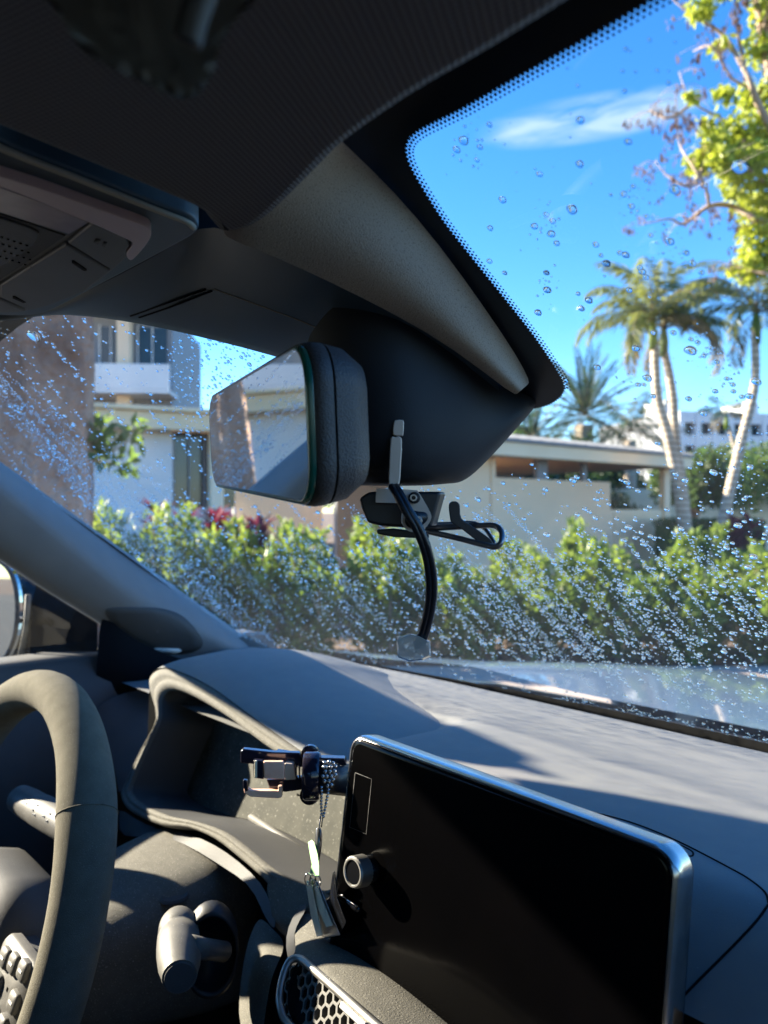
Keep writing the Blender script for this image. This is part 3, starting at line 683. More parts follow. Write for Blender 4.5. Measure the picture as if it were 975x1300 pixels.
# rows of dots along the inner edge
dots = MB(); 
edge3 = [g_in(x, y, .0012) for x, y in spx(inner, 24, False)]
edge3 = [p for p in edge3 if p is not None]
seglen = [0]
for i in range(1, len(edge3)): seglen.append(seglen[-1]+(edge3[i]-edge3[i-1]).length)
tot = seglen[-1]; pitch = .00235
def at_len(s_):
    i = min(len(edge3)-2, int(np.searchsorted(seglen, s_))-1); i = max(0, i)
    q = (s_-seglen[i])/max(1e-9, seglen[i+1]-seglen[i]); p = edge3[i].lerp(edge3[i+1], q); return p, (edge3[i+1]-edge3[i]).normalized()
cen = g_in(760, 300)
for row_, (off, rr) in enumerate(((.0002, .00112), (.0020, .00088), (.0038, .0006))):
    for k in range(int(tot/pitch)):
        p, t_ = at_len((k+.5*(row_ % 2))*pitch); h = GB.find_nearest(p); n_ = h[1]; sd_ = t_.cross(n_).normalized()
        if sd_.dot(cen-p) < 0: sd_ = -sd_
        c = p+sd_*off; u_ = t_; dots.add([c+(u_*math.cos(a_)+sd_*math.sin(a_))*rr for a_ in [R_(60*i) for i in range(6)]], [(0, 1, 2, 3, 4, 5)])
dots.build('border_dots', M['frit'], glass, smooth=False, fix=False, kind='stuff')

# A pillars
def pillar_rows():
    rows = []
    for px in (-60, -30, 0, 30, 65, 127, 172, 230, 290, 335, 372):
        gy = 590+.712*px; D = .925+.00101*px
        ry = 625+.84*px if px < 175 else 772+(px-175)*.47
        ly = {-60: 668, -30: 690, 0: 712, 30: 732, 65: 756, 127: 790, 172: 826, 230: 852, 290: 866, 335: 872, 372: 880}[px]
        Gp = P(px, gy, D); Rp = P(px+2, ry, D*.955); Lp = P(px-4, ly, D*1.0)
        rows.append([Gp+Vector((-.01, .012, .004)), Gp, P(px+.5, gy+(ry-gy)*.25, D*.972), P(px+1, gy+(ry-gy)*.7, D*.955), Rp, P(px-1, ry+(ly-ry)*.5, D*.972), Lp, Lp+Vector((-.05, .01, 0)), Gp+Vector((-.075, -.012, -.006))])
    return rows
mb = MB(); mb.loft(pillar_rows(), True, True); pil = mb.build('windscreen_pillar', M['pillar'], car, sub=1, label='grey pillar trim on the driver side')
PB = bvh_of(pil)
gr = patch(PB, spx([(134, 776), (146, 771), (200, 772), (228, 781), (246, 797), (257, 813), (253, 823), (235, 829), (205, 828), (186, 824), (163, 808), (143, 791)], 4), .0016, .004)
gr.build('tweeter_grille', M['trim'], pil, label='dark oval speaker cover at the foot of the pillar')
mb = patch(PB, [(193, 824), (197, 821), (226, 822), (230, 824), (224, 827), (196, 827)], .0042, .002, 1); mb.build('badge', M['mark'], pil)
# right pillar and roof (out of view, they shade the cabin as they do in the place)
mb = MB(); rows = []
for j in range(9):
    t = j/8; g = G(1.0, t); rows.append([g, g+Vector((-.05, -.03, -.01)), g+Vector((-.03, -.10, -.03)), g+Vector((.05, -.05, -.01))])
mb.loft(rows, True, True); mb.build('windscreen_pillar', M['pillar'], car, sub=1)
mb = MB()
rws = []
for y, z, hw in ((.245, .184, .60), (.15, .20, .61), (0, .22, .61), (-.5, .24, .60), (-1.2, .20, .56), (-1.6, .10, .52)):
    rws.append([V3(-.02+hw*s_, y-.06*s_*s_ if y > .2 else y, z-.10*abs(s_)**4) for s_ in [-1+i/8 for i in range(17)]])
mb.loft(rws); rws2 = [[p+Vector((0, 0, .035)) for p in r] for r in rws]; mb.loft(rws2); mb.loft([[r[0] for r in rws], [r[0] for r in rws2]]); mb.loft([[r[-1] for r in rws], [r[-1] for r in rws2]]); mb.loft([rws[0], rws2[0]])
mb.build('roof', M['snout'], car)
mb = MB()
for sx in (-1, 1):
    mb.box(V3(-.02+sx*.66, -.42, .0), .02, .07, .22); mb.box(V3(-.02+sx*.62, -1.5, .0), .04, .22, .2)
mb.build('door_pillar', M['trim'], car, bevel=.02)
mb = MB(); mb.add([V3(-.6, -1.72, .1), V3(.56, -1.72, .1), V3(.6, -1.76, -.2), V3(-.64, -1.76, -.2)], [(0, 1, 2, 3)]); mb.build('rear_window', M['fill_cut'], car, smooth=False)  # out of view; its dark tint is added to hold back fill light
mb = MB(); mb.box(V3(-.02, -1.75, -.65), .74, .04, .44); mb.build('rear_bulkhead', M['trim'], car, bevel=.02)
mb = MB(); mb.box(V3(-.02, -.5, -.92), .74, 1.4, .02); mb.build('cabin_floor', M['deep'], car)
for sx, lab in ((-.38, 'driver seat'), (.40, 'passenger seat')):
    mb = MB()
    yb = -.32 if sx < 0 else -.42
    mb.loft([[V3(sx+a_*wd, yb-dy*0+(.0 if abs(a_) < .6 else .05)-(z_+.5)*.28, z_) for a_ in (-1, -.6, 0, .6, 1)]+[V3(sx+a_*wd, yb-.12-(z_+.5)*.28, z_) for a_ in (1, .6, 0, -.6, -1)] for z_, wd, dy in ((-.62, .24, 0), (-.4, .25, 0), (-.15, .24, 0), (.0, .2, 0), (.04, .12, 0))], True, True)
    mb.box(V3(sx, yb+.22, -.68), .24, .26, .06)
    mb.build('seat', M['trim'], car, bevel=.02, label=lab)
# doors
for sx in (-1, 1):
    mb = MB(); xo = -.02+sx*.70
    mb.loft([[V3(xo-sx*(.02 if z_ > -.22 else (.0 if z_ < -.5 else .05)), y_, z_) for z_ in (-.198, -.205, -.23, -.36, -.46, -.95)]+[V3(xo+sx*.07, y_, z_) for z_ in (-.95, -.22, -.20)] for y_ in (-1.7, -.9, -.1, .3, .5, .70)], True, True)
    d_ = mb.build('door', M['trim'], car, label='dark door card with window sill')
    mb = MB(); mb.add([V3(xo+sx*.02, -1.5, -.2), V3(xo+sx*.02, .60, -.2), V3(xo-sx*.0, .30, .04), V3(xo-sx*.02, .1, .12), V3(xo-sx*.02, -1.3, .14)], [(0, 1, 2, 3, 4)]); mb.build('window', M['side_glass'] if sx < 0 else M['fill_cut'], d_, smooth=False)  # passenger pane is darkened to keep fill light out
# corner piece between the door sill and the pillar foot
mb = MB()
mb.loft([[P(126, 770, 1.06), P(150, 798, 1.05), P(200, 832, 1.08), P(345, 866, 1.22)], [P(124, 842, 1.03), P(150, 850, 1.03), P(200, 858, 1.06), P(335, 890, 1.18)], [P(118, 905, 1.05), P(140, 900, 1.05), P(190, 892, 1.06), P(320, 925, 1.16)]])
mb.build('pillar_foot', M['deep'], car, sub=2)  # blackened to blend with the deep shade below the pillar
# door mirror outside the driver window
dm = MB(); c = P(35, 775, 1.30)
rows = []
for k, (dx, sc, dy) in enumerate(((.18, .35, .02), (.14, .8, .01), (.07, 1, 0), (-.05, 1.05, 0), (-.14, 1.0, .0), (-.2, .7, .02))):
    rows.append([c+Vector((dx*.8-.02, -.02+.06*math.sin(q)*sc+dy, .085*math.cos(q)*sc)) for q in [6.283*i/16 for i in range(16)]])
dm.loft(rows, True, True)
dmo = dm.build('door_mirror', M['gloss'], car, sub=1, label='black wing mirror beyond the driver window')
mb = MB(); poly = spx([(-80, 722), (-20, 708), (4, 716), (17, 735), (22, 765), (20, 800), (12, 825), (0, 838), (-40, 845), (-90, 840)], 4)
n0 = (Vector((.55, -.83, .05))).normalized(); p0 = P(5, 775, 1.17)
mb.prism([PP(x, y, p0, n0) for x, y in poly], -n0*.012); mb.build('mirror_glass', M['mirror'], dmo, smooth=False)
mb = MB(); mb.tube([PP(x, y, p0+n0*.001, n0) for x, y in poly]+[PP(*poly[0], p0, n0)], .0035, 6); mb.build('mirror_rim', M['trim'], dmo)
mb = MB(); mb.tube([P(36, 755, 1.1), P(33, 800, 1.1), P(24, 842, 1.09)], .0045, 6, .5); mb.build('window_channel', M['stalk'], car)
mb = MB(); mb.add([P(46, 742, 1.13), P(70, 758, 1.13), P(124, 790, 1.11), P(124, 842, 1.09), P(38, 842, 1.1), P(40, 770, 1.12)], [(0, 1, 2, 3, 4, 5)]); mb.build('quarter_panel', M['deep'], car, smooth=False)

# bonnet and cowl
def hood_z(x, y): 
    q = y-.93
    return -.258-.085*q-.055*q*q-.09*max(0, q)*abs((x+.02)/.8)**3.5+.012*math.exp(-((abs(x+.02)-.45)/.12)**2)
mb = MB(); mb.loft([[V3(x, y0+(.95-.06*((x+.02)/.8)**2), hood_z(x, y0+.95)) for x in [-.84+1.64*i/40 for i in range(41)]] for y0 in [1.02*j/20 for j in range(21)]]+
        [[V3(-.84+1.64*i/40, 2.02, -.62) for i in range(41)]])
hd = mb.build('bonnet', M['paint'], car, label='blue grey bonnet with rain beads')
mb = MB(); mb.loft([[V3(sx, y, z) for y, z in ((.5, -.3), (.9, -.31), (1.4, -.4), (1.97, -.55), (1.97, -1.0), (.5, -1.0))] for sx in (-.86, -.80)], True, True); mb.loft([[V3(sx, y, z) for y, z in ((.5, -.3), (.9, -.31), (1.4, -.4), (1.97, -.55), (1.97, -1.0), (.5, -1.0))] for sx in (.78, .84)], True, True)
mb.box(V3(-.02, 1.98, -.8), .82, .03, .2); mb.build('wing', M['paint'], car, bevel=.02)
mb = MB(); mb.loft([[V3(x, y-.07*((x+.02)/.74)**2, z) for x in [-.80+1.56*i/20 for i in range(21)]] for y, z in ((.775, -.243), (.80, -.262), (.87, -.272), (.935, -.268), (.975, -.285))])
mb.build('cowl', M['rubber'], car)
wp = smooth_path([V3(.42, .835, -.243), V3(.0, .84, -.250), V3(-.45, .80, -.252)], 8)
mb = MB(); mb.tube(wp, .006, 6); mb.tube([p+Vector((0, -.012, -.004)) for p in wp], .004, 4); mb.build('wiper_blade', M['rubber'], car, label='black wiper blade parked below the glass')

# dashboard
def ss(a_, b_, x): t = max(0, min(1, (x-a_)/(b_-a_))); return t*t*(3-2*t)
def dz(x, y):
    z = -.196-.018*ss(.45, .76, y)-.02*ss(.70, .77, y)
    z -= .10*(1-ss(.30, .41, y))
    z -= .035*(1-ss(.50, .62, y))*(1-ss(-.22, -.13, x))
    return z
def dpt(x, y):
    return V3(x, y-.07*(max(0, abs(x+.02)-.25)/.49)**2*ss(.5, .76, y), dz(x, y))
mb = MB(); ny = 46
xs = [-.76+1.50*i/70 for i in range(71)]; ys = [.27+.492*j/(ny-1) for j in range(ny)]
mb.loft([[dpt(x, y) for x in xs] for y in ys]+[[dpt(x, .762)+Vector((0, .006, -.004)) for x in xs], [dpt(x, .762)+Vector((0, .01, -.03)) for x in xs]])
dash = mb.build('dashboard', M['dash'], car, label='dusty dark grey dashboard top')
# openings: cut the part of the top sheet where the instrument hood and the wheel well are
bm = bmesh.new(); bm.from_mesh(dash.data)
kill = [f for f in bm.faces if (lambda c: (c.x < -.16 and c.y+.2 < .43))(f.calc_center_median())]
kill += [f for f in bm.faces if (lambda c: (c.x < .19 and c.y+.2 < .355) or (c.x < -.03 and c.y+.2 < .425))(f.calc_center_median()) and f not in kill]
bmesh.ops.delete(bm, geom=list(set(kill)), context='FACES'); bm.to_mesh(dash.data); bm.free()
DB = bvh_of(dash)
def seam(pxs, r, name, mt, parent, b=DB, off=.0, n=6):
    pts = [hit(b, x, y, off) for x, y in spx(pxs, n, False)]; pts = [p for p in pts if p is not None]
    mb = MB(); mb.tube(pts, r, 5, cap=True); return mb.build(name, mt, parent)
seam([(724, 1027), (745, 1030), (800, 1044), (860, 1068), (930, 1104), (955, 1119), (972, 1134), (976, 1148)], .0007, 'panel_gap', M['deep'], dash)
seam([(976, 1148), (960, 1170), (930, 1202), (880, 1252), (835, 1300)], .0007, 'panel_gap', M['deep'], dash)
seam([(808, 1058), (815, 1054), (835, 1060), (870, 1076), (880, 1083), (874, 1087), (845, 1076), (808, 1062)], .0006, 'sensor_cover', M['deep'], dash)
# lower dash masses below (dark)
mb = MB(); mb.loft([[V3(x, .62, z) for z in (-.25, -.5, -.9)] for x in (-.76, .74)]); mb.loft([[V3(x, y, z) for y, z in ((.27, -.30), (.30, -.5), (.36, -.9))] for x in (.20, .74)])
mb.build('lower_dashboard', M['black'], car, smooth=False)

# instrument hood
n1 = Vector((0, .9153, -.4027)); q0 = V3(0, .42, -.20)
LO = [((190, 872), (203, 895)), ((191, 856), (206, 882)), ((206, 847), (219, 875)), ((235, 855), (245, 884)), ((270, 873), (288, 910)), ((310, 902), (330, 942)), ((360, 938), (375, 973)),
      ((410, 972), (420, 1003)), ((450, 1000), (450, 1032)), ((464, 1040), (448, 1064)), ((452, 1115), (437, 1112)), ((425, 1150), (412, 1130)), ((375, 1158), (375, 1122)),
      ((334, 1116), (339, 1098)), ((304, 1090), (309, 1073)), ((273, 1066), (281, 1054)), ((240, 1052), (246, 1042)), ((205, 1049), (213, 1035)), ((166, 1032), (181, 1021)), ((154, 1013), (166, 1006)), ((158, 997), (170, 988)), ((181, 949), (187, 948)), ((199, 912), (202, 915))]
out = [PP(*a_, q0, n1) for a_, b_ in LO]; inn = [PP(*b_, q0, n1) for a_, b_ in LO]
out = smooth_path(out, 3, True); inn = smooth_path(inn, 3, True)
ih = MB(); fwd = Vector((0, .403, .915)).cross(Vector((1, 0, 0))); fwd = n1
rows = [[p+n1*.02 for p in out], [p+n1*.004 for p in out], [a_.lerp(b_, .12)-n1*.0015 for a_, b_ in zip(out, inn)], [a_.lerp(b_, .45)-n1*.003 for a_, b_ in zip(out, inn)], [a_.lerp(b_, .55)-n1*.0005 for a_, b_ in zip(out, inn)], [a_.lerp(b_, .62)-n1*.002 for a_, b_ in zip(out, inn)], [a_.lerp(b_, .9)-n1*.0015 for a_, b_ in zip(out, inn)], [p+n1*.004 for p in inn]]
ih.loft(rows, True)
hood = ih.build('instrument_hood', M['dusty'], car, label='dusty lip of the instrument hood facing the driver')
cen_ = sum(inn, Vector())/len(inn)
back = [cen_+(p-cen_)*.95+n1*.075+Vector((.12*ss(-.34, -.17, p.x), 0, .010)) for p in inn]
mb = MB(); mb.loft([[p+n1*.003 for p in inn], [a_.lerp(b_, .5) for a_, b_ in zip(inn, back)], back], True)
mb.build('hood_wall', M['trim'], hood)
mb = MB(); cb_ = sum(back, Vector())/len(back); mb.loft([[cb_+(p-cb_)*k-n1*.004 for p in back] for k in (1.0, .8, .5, .2, .02)], True); lens = mb.build('display_lens', M['lens'], hood, label='dust covered instrument display lens')
# bright strip under the display
nB = n1
mb = MB(); pa = PP(318, 1037, cb_-n1*.012, n1); pb = PP(428, 1108, cb_-n1*.012, n1)
mb.tube([pa, pb], .0035, 6); mb.build('lens_edge', M['stalk'], hood)
# crown of the hood running forward to the windscreen
nout = 3*8+1
top = out[3:3*9+1]
rows = []
for k, (dy, dzz) in enumerate(((0, 0), (.006, .0035), (.02, .008), (.06, .014), (.11, .014), (.17, .006), (.24, -.014), (.31, -.045))):
    row = []
    for p in top:
        w_ = ss(-.56, -.50, p.x)
        q = p+Vector((0.02*k/7*(1 if p.x < -.4 else 0), dy, dzz*(1 if k < 3 else .55+.45*w_)))
        row.append(q)
    rows.append(row)
mb = MB(); left = [[p for p in r] for r in rows]
# left flank goes down
rows = [[r[0]+Vector((-.012, .0, -.16)), r[0]+Vector((-.008, .0, -.06))]+r+[r[-1]+Vector((.03, .01, -.03)), r[-1]+Vector((.05, .02, -.08))] for r in rows]
mb.loft(rows); crown = mb.build('hood_crown', M['dash'], hood, sub=1)
# side panel left of the hood, and dash end
mb = MB()
mb.loft([[P(112, 905, 1.02), P(140, 885, 1.03), P(170, 876, 1.05), P(196, 873, 1.06)], [P(135, 940, 1.0), P(155, 930, 1.0), P(175, 912, 1.0), P(197, 900, 1.01)], [P(148, 985, .97), P(156, 985, .965), P(170, 965, .965), P(190, 930, .97)], [P(150, 1005, .96), P(152, 1006, .955), P(160, 1000, .955), P(168, 985, .96)]])
mb.build('end_panel', M['trim'], car, sub=2)
# lower cluster surround: trim between the opening and column, right cradle
mb = MB()
mb.loft([[P(150, 1020, .93), P(165, 1038, .89), P(205, 1055, .83), P(240, 1058, .78), P(273, 1072, .74), P(304, 1094, .70), P(334, 1122, .66), P(345, 1150, .64), P(352, 1176, .62)],
         [P(150, 1060, .91), P(165, 1062, .87), P(195, 1062, .81), P(215, 1062, .79), P(255, 1082, .75), P(285, 1102, .71), P(318, 1122, .67), P(330, 1150, .645), P(345, 1182, .625)]])
mb.build('cluster_surround', M['trim'], car, sub=1)
mb = MB()
mb.loft([[P(336, 1116, .645), P(362, 1112, .63), P(400, 1130, .61), P(432, 1140, .59)], [P(341, 1140, .64), P(365, 1140, .62), P(395, 1150, .60), P(432, 1160, .585)], [P(347, 1172, .625), P(362, 1182, .61), P(382, 1160, .60), P(432, 1165, .585)], [P(352, 1180, .64), P(362, 1190, .62), P(382, 1200, .60), P(432, 1210, .585)]])
mb.build('cluster_cradle', M['dusty'], car, sub=2)
mb = MB()
mb.loft([[P(330, 1160, .66), P(345, 1180, .64), P(365, 1195, .62)], [P(318, 1185, .65), P(335, 1200, .62), P(352, 1225, .60)], [P(310, 1215, .64), P(328, 1235, .60), P(340, 1250, .58)], [P(305, 1250, .65), P(300, 1300, .62), P(330, 1360, .58)]])
mb.build('knee_panel', M['dusty'], car, sub=2)

# centre ledge below the screen and the vent
lg = MB()
lg.loft([[P(383, 1150, .60), P(436, 1180, .56), P(500, 1235, .505), P(574, 1298, .46), P(680, 1390, .41)], [P(372, 1180, .575), P(432, 1193, .535), P(500, 1240, .485), P(574, 1301, .445), P(680, 1392, .40)],
         [P(376, 1200, .54), P(408, 1202, .515), P(470, 1252, .468), P(545, 1318, .428), P(640, 1405, .39)], [P(374, 1212, .525), P(388, 1215, .505), P(434, 1256, .462), P(476, 1296, .432), P(560, 1375, .39)], [P(366, 1219, .525), P(382, 1222, .508), P(428, 1262, .464), P(468, 1300, .435), P(550, 1385, .39)]])
ledge = lg.build('centre_ledge', M['dusty'], car, sub=2, label='dusty ledge under the touchscreen')
mb = MB(); mb.loft([[P(385, 1145, .61), P(370, 1165, .60), P(362, 1190, .58), P(364, 1215, .56), P(372, 1232, .55)], [P(392, 1150, .59), P(380, 1168, .575), P(372, 1185, .565), P(375, 1205, .54), P(382, 1222, .53)]]); mb.build('ledge_end', M['black'], car, sub=1)
# vent: frame, black throat and honeycomb
vo, va, vb = P(386, 1222, .503), P(476, 1302, .430), P(366, 1330, .478)
vx = (va-vo).normalized(); vz = (vb-vo); vz = (vz-vx*vz.dot(vx)).normalized(); vn = vx.cross(vz); vn = vn if vn.dot(ray(420, 1280)) < 0 else -vn
vent = MB(); fr = smooth_path([P(640, 1440, .37), P(476, 1300, .432), P(430, 1259, .466), P(390, 1224, .502), P(379, 1217, .51), P(368, 1220, .51), P(360, 1237, .505), P(355, 1262, .498), P(357, 1282, .49), P(368, 1302, .482), P(420, 1350, .45)], 5)
vent.tube(fr, .0026, 8); ven = vent.build('air_vent', M['satin'], car, label='honeycomb air vent in a satin silver frame')
mb = MB(); pp_ = [p-vn*.006 for p in fr]; mb.add(pp_, [tuple(range(len(pp_)))]); mb.build('vent_throat', M['deep'], ven, smooth=False)
hr = .0046; cellm = None; ncell = 0
def px_of(p):
    o_ = p-CAM; d = o_.x*VX+o_.y*VY; u = o_.x*RX+o_.y*RY; return 487.5+F*u/d, 650-F*o_.z/d
for i in range(-6, 26):
    for j in range(0, 16):
        c = vo-vn*.003+vx*(i*hr*1.5)+vz*(.003+j*hr*1.732+(hr*.866 if i % 2 else 0))
        x_, y_ = px_of(c)
        if x_ > 480 or y_ > 1400 or x_ < 362+max(0, (1240-y_))*.5 or y_ < 1226+max(0, x_-386)*.90: continue
        if cellm is None:
            hc = MB(); hc.loft([[wloc(ven)+(vx*math.cos(R_(60*k))+vz*math.sin(R_(60*k)))*rad-vn*dep for k in range(6)] for rad, dep in ((hr*1.0, .005), (hr*1.0, 0), (hr*.78, 0), (hr*.78, .005))], True)
            o = hc.build('honeycomb_cell', M['stalk'], ven, smooth=False); cellm = o.data
        else:
            o = bpy.data.objects.new('honeycomb_cell', cellm); S.collection.objects.link(o); o.parent = ven
        o.location = c-wloc(ven); ncell += 1
print('cells', ncell)
mb = MB(); mb.box(P(455, 1290, .445)+vn*.003, .014, .002, .002, (vx, vz, vn)); mb.build('vent_tab', M['satin'], ven, bevel=.0008)

# ---- touchscreen
TL = P(446, 929, .55); tilt = R_(8.8); SU = Vector((0, math.sin(tilt), math.cos(tilt))); SN = Vector((0, -math.cos(tilt), math.sin(tilt))); SX = Vector((1, 0, -.022)).normalized()
SW, SH, ST = .246, .156, .017
def rrect(w, h, r, n=8, inset=0):
    pts = []; w2, h2 = w/2-inset, h/2-inset; r = max(.0005, r-inset)
    for cx_, cy_, a0 in ((w2-r, h2-r, 0), (-w2+r, h2-r, 90), (-w2+r, -h2+r, 180), (w2-r, -h2+r, 270)):
        for k in range(n+1):
            q = R_(a0+90*k/n); pts.append((cx_+r*math.cos(q), cy_+r*math.sin(q)))
    return pts
SC = TL+SX*SW/2-SU*SH/2
def sloop(inset, dep): return [SC+SX*x+SU*y+SN*dep for x, y in rrect(SW, SH, .013, 8, inset)]
mb = MB(); mb.loft([sloop(.006, -ST), sloop(.001, -ST), sloop(0, -ST+.001), sloop(0, -.006)], True, False); mb.add(sloop(.006, -ST), [tuple(range(36))])
ts = mb.build('touchscreen', M['black'], car, label='black standing touchscreen with satin metal edge')
mb = MB(); mb.loft([sloop(-.0001, -ST+.002), sloop(-.0004, -.006), sloop(-.0001, -.0025), sloop(.0012, -.0002), sloop(.0022, .0003), sloop(.0028, .0001)], True); mb.build('bezel', M['chrome'], ts, sharp=40)
mb = MB(); mb.loft([sloop(.0027, -.003), sloop(.0027, .0), sloop(.0034, .0006), sloop(.006, .0007)], True); mb.add(sloop(.006, .0007), [tuple(range(36))]); mb.build('screen_glass', M['screen'], ts, sharp=50)
def SP(px, py, off=.0012): return PP(px, py, SC+SN*off, SN)
mb = MB(); mb.tube([SP(*p) for p in ((451, 981), (472, 989), (465, 1059), (444, 1050), (451, 981))], .0002, 4); mb.build('sensor_outline', M['black'], ts)
kc = SP(470, 1103)
ax = (SX, SU)
def kring(r, d, n=48, kn=0, c=kc): return [c+SN*d+(SX*math.cos(6.283*k/n)+SU*math.sin(6.283*k/n))*(r+(kn if k % 2 else 0)) for k in range(n)]
mb = MB(); mb.loft([kring(.0086, 0), kring(.0086, .0055), kring(.0083, .006)], True); kb = mb.build('volume_knob', M['gloss'], ts, label='knurled silver knob on the left of the screen')
kt = MB(); rows = []
for k in range(9): rows.append([kc+SN*(.0058+.0090*k/8)+(SX*math.cos(6.283*(j+.5*(k % 2))/56)+SU*math.sin(6.283*(j+.5*(k % 2))/56))*(.0094+(.0006 if (j+k) % 2 else 0)) for j in range(56)])
rows = [kring(.0088, .0057, 56)]+rows+[kring(.0093, .0153, 56), kring(.0088, .0160, 56), kring(.0078, .0160, 56), kring(.0074, .0150, 56)]
kt.loft(rows, True); kt.build('knurled_ring', M['satin'], ts, sharp=30)
mb = MB(); mb.add(kring(.0075, .0151), [tuple(range(48))]); mb.build('knob_cap', M['gloss'], ts, smooth=False)
mb = MB(); mb.tube(smooth_path([SP(431, 1138, .002), SP(440, 1144, .0025), SP(450, 1151, .0025), SP(457, 1156, .002)], 3), [.001]+[.0024]*8+[.001], 10, 1); mb.build('push_button', M['gloss'], ts)
mb = MB(); mb.tube(smooth_path([SP(430, 1136, .004), SP(440, 1142, .0045), SP(452, 1150, .0045)], 3), .0005, 6); mb.build('button_edge', M['chrome'], ts)
mb = MB(); mb.box(SC-SN*(-.05)*-1-SU*.02, .06, .03, .045); mb.build('screen_mount', M['black'], ts, bevel=.01)

# ---- steering wheel and column
SX = Vector((1, 0, 0))
wc = V3(-.375, .189, -.334); wt = R_(18.3); WU = Vector((0, math.sin(wt), math.cos(wt))); WN = Vector((0, -math.cos(wt), math.sin(wt))); WR = .178
def wp_(q, rr=WR, off=0): return wc+(SX*math.cos(q)+WU*math.sin(q))*rr+WN*off
rim = MB(); rows = []
for i in range(97):
    q = 6.2832*i/96; c = wp_(q); er = (c-wc).normalized()
    tr_ = .0195+.0016*math.exp(-((abs(((math.degrees(q)+180) % 360)-180)-38)/14)**2)
    rows.append([c+er*math.cos(b_)*tr_*.95+WN*math.sin(b_)*tr_*1.08 for b_ in [6.2832*k/20 for k in range(20)]])
rim.loft(rows, True); sw = rim.build('steering_wheel', M['suede'], car, label='thick dusty grey suede steering wheel')
q = R_(38); c = wp_(q); er = (c-wc).normalized(); mb = MB(); ring = [c+er*math.cos(b_)*.0202+WN*math.sin(b_)*.0229 for b_ in [6.2832*k/24 for k in range(25)]]
mb.tube(ring, .0005, 5); mb.build('rim_seam', M['suede'], sw)
hub = MB()
def hp(x, y, o): return wc+SX*x+WU*y+WN*o
hub.loft([[hp(x*s_, y*s_-.035, o) for x, y in rrect(.17, .13, .05, 5)] for s_, o in ((.9, -.045), (1.0, -.035), (1.0, -.01), (.93, .006), (.7, .014), (.35, .018), (.02, .019))], True)
hub.build('airbag_cover', M['trim'], sw)
mb = MB()
for sg_ in (-1, 1):
    mb.loft([[hp(sg_*.07, .0, -.02), hp(sg_*.07, .0, .004), hp(sg_*.07, -.05, .004), hp(sg_*.07, -.05, -.02)], [hp(sg_*.12, .0, -.022), hp(sg_*.12, .0, .0), hp(sg_*.12, -.05, .0), hp(sg_*.12, -.05, -.022)], [hp(sg_*.175, .008, -.012), hp(sg_*.175, .008, .006), hp(sg_*.172, -.045, .006), hp(sg_*.172, -.045, -.012)]], True, True)
mb.loft([[hp(x, y_, o) for x, o in ((-.03, -.02), (-.03, .0), (.03, .0), (.03, -.02))] for y_ in (-.06, -.12, -.176)], True, True)
mb.build('spoke', M['trim'], sw, bevel=.004)
mb = MB(); mb.loft([[hp(x*s_+.118, y*s_-.022, o) for x, y in rrect(.072, .058, .012, 5)] for s_, o in ((1, 0), (1, .006), (.94, .009), (.05, .0095))], True); pad = mb.build('switch_pad', M['stalk'], sw)
for bx, by in ((.100, .003), (.118, .006), (.137, .009), (.100, -.015), (.137, -.012), (.108, -.032), (.130, -.031)):
    mb = MB(); mb.loft([[hp(x*s_+bx, y*s_+by-.01, o) for x, y in rrect(.015, .014, .004, 4)] for s_, o in ((1, .008), (1, .0115), (.8, .013), (.05, .013))], True); mb.build('switch_button', M['stalk'], sw, smooth=True)
    mb = MB(); mb.box(hp(bx, by-.01, .0133), .003, .0008, .0002, (SX, WU, WN)); mb.build('button_mark', M['mark'], sw, smooth=False)
# column
col = MB()
rows = []
for y, w_, h0, h1 in ((.225, .050, -.445, -.385), (.25, .068, -.46, -.355), (.30, .082, -.47, -.343), (.36, .092, -.48, -.333), (.43, .098, -.49, -.325)):
    row = []
    for k in range(24):
        q = 6.2832*k/24; cx_, sx_ = math.cos(q), math.sin(q); zz = (h0+h1)/2+(h1-h0)/2*math.copysign(abs(sx_)**.6, sx_)
        row.append(V3(-.365+w_*math.copysign(abs(cx_)**.6, cx_), y, zz))
    rows.append(row)
col.loft(rows, True, True); column = col.build('steering_column', M['dusty'], car, sub=1, label='dusty steering column shroud')
CB = bvh_of(column)
h_ = hit(CB, 222, 1140) or P(222, 1140, .66)
mb = MB(); mb.loft([[h_+Vector((.010*math.cos(q)*s_, .012*math.sin(q)*s_, .0015+o)) for q in [6.283*k/20 for k in range(20)]] for s_, o in ((1.1, -.002), (1, .001), (.9, .0), (.5, -.0005), (.02, -.0005))], True); mb.build('lock_button', M['trim'], column)
# recess ring
rc = P(268, 1213, .60); rn = (CAM-rc); rn.z = 0.02; rn.normalize(); ra = rn.cross(EZ).normalized(); rb_ = ra.cross(rn)
mb = MB(); mb.loft([[rc+(ra*math.cos(q)*.020+rb_*math.sin(q)*.031)*s_+rn*o for q in [6.283*k/28 for k in range(28)]] for s_, o in ((1.08, -.02), (1.08, 0), (.97, .001), (.93, -.003), (.9, -.02), (.02, -.025))], True); mb.build('stalk_recess', M['black'], column)
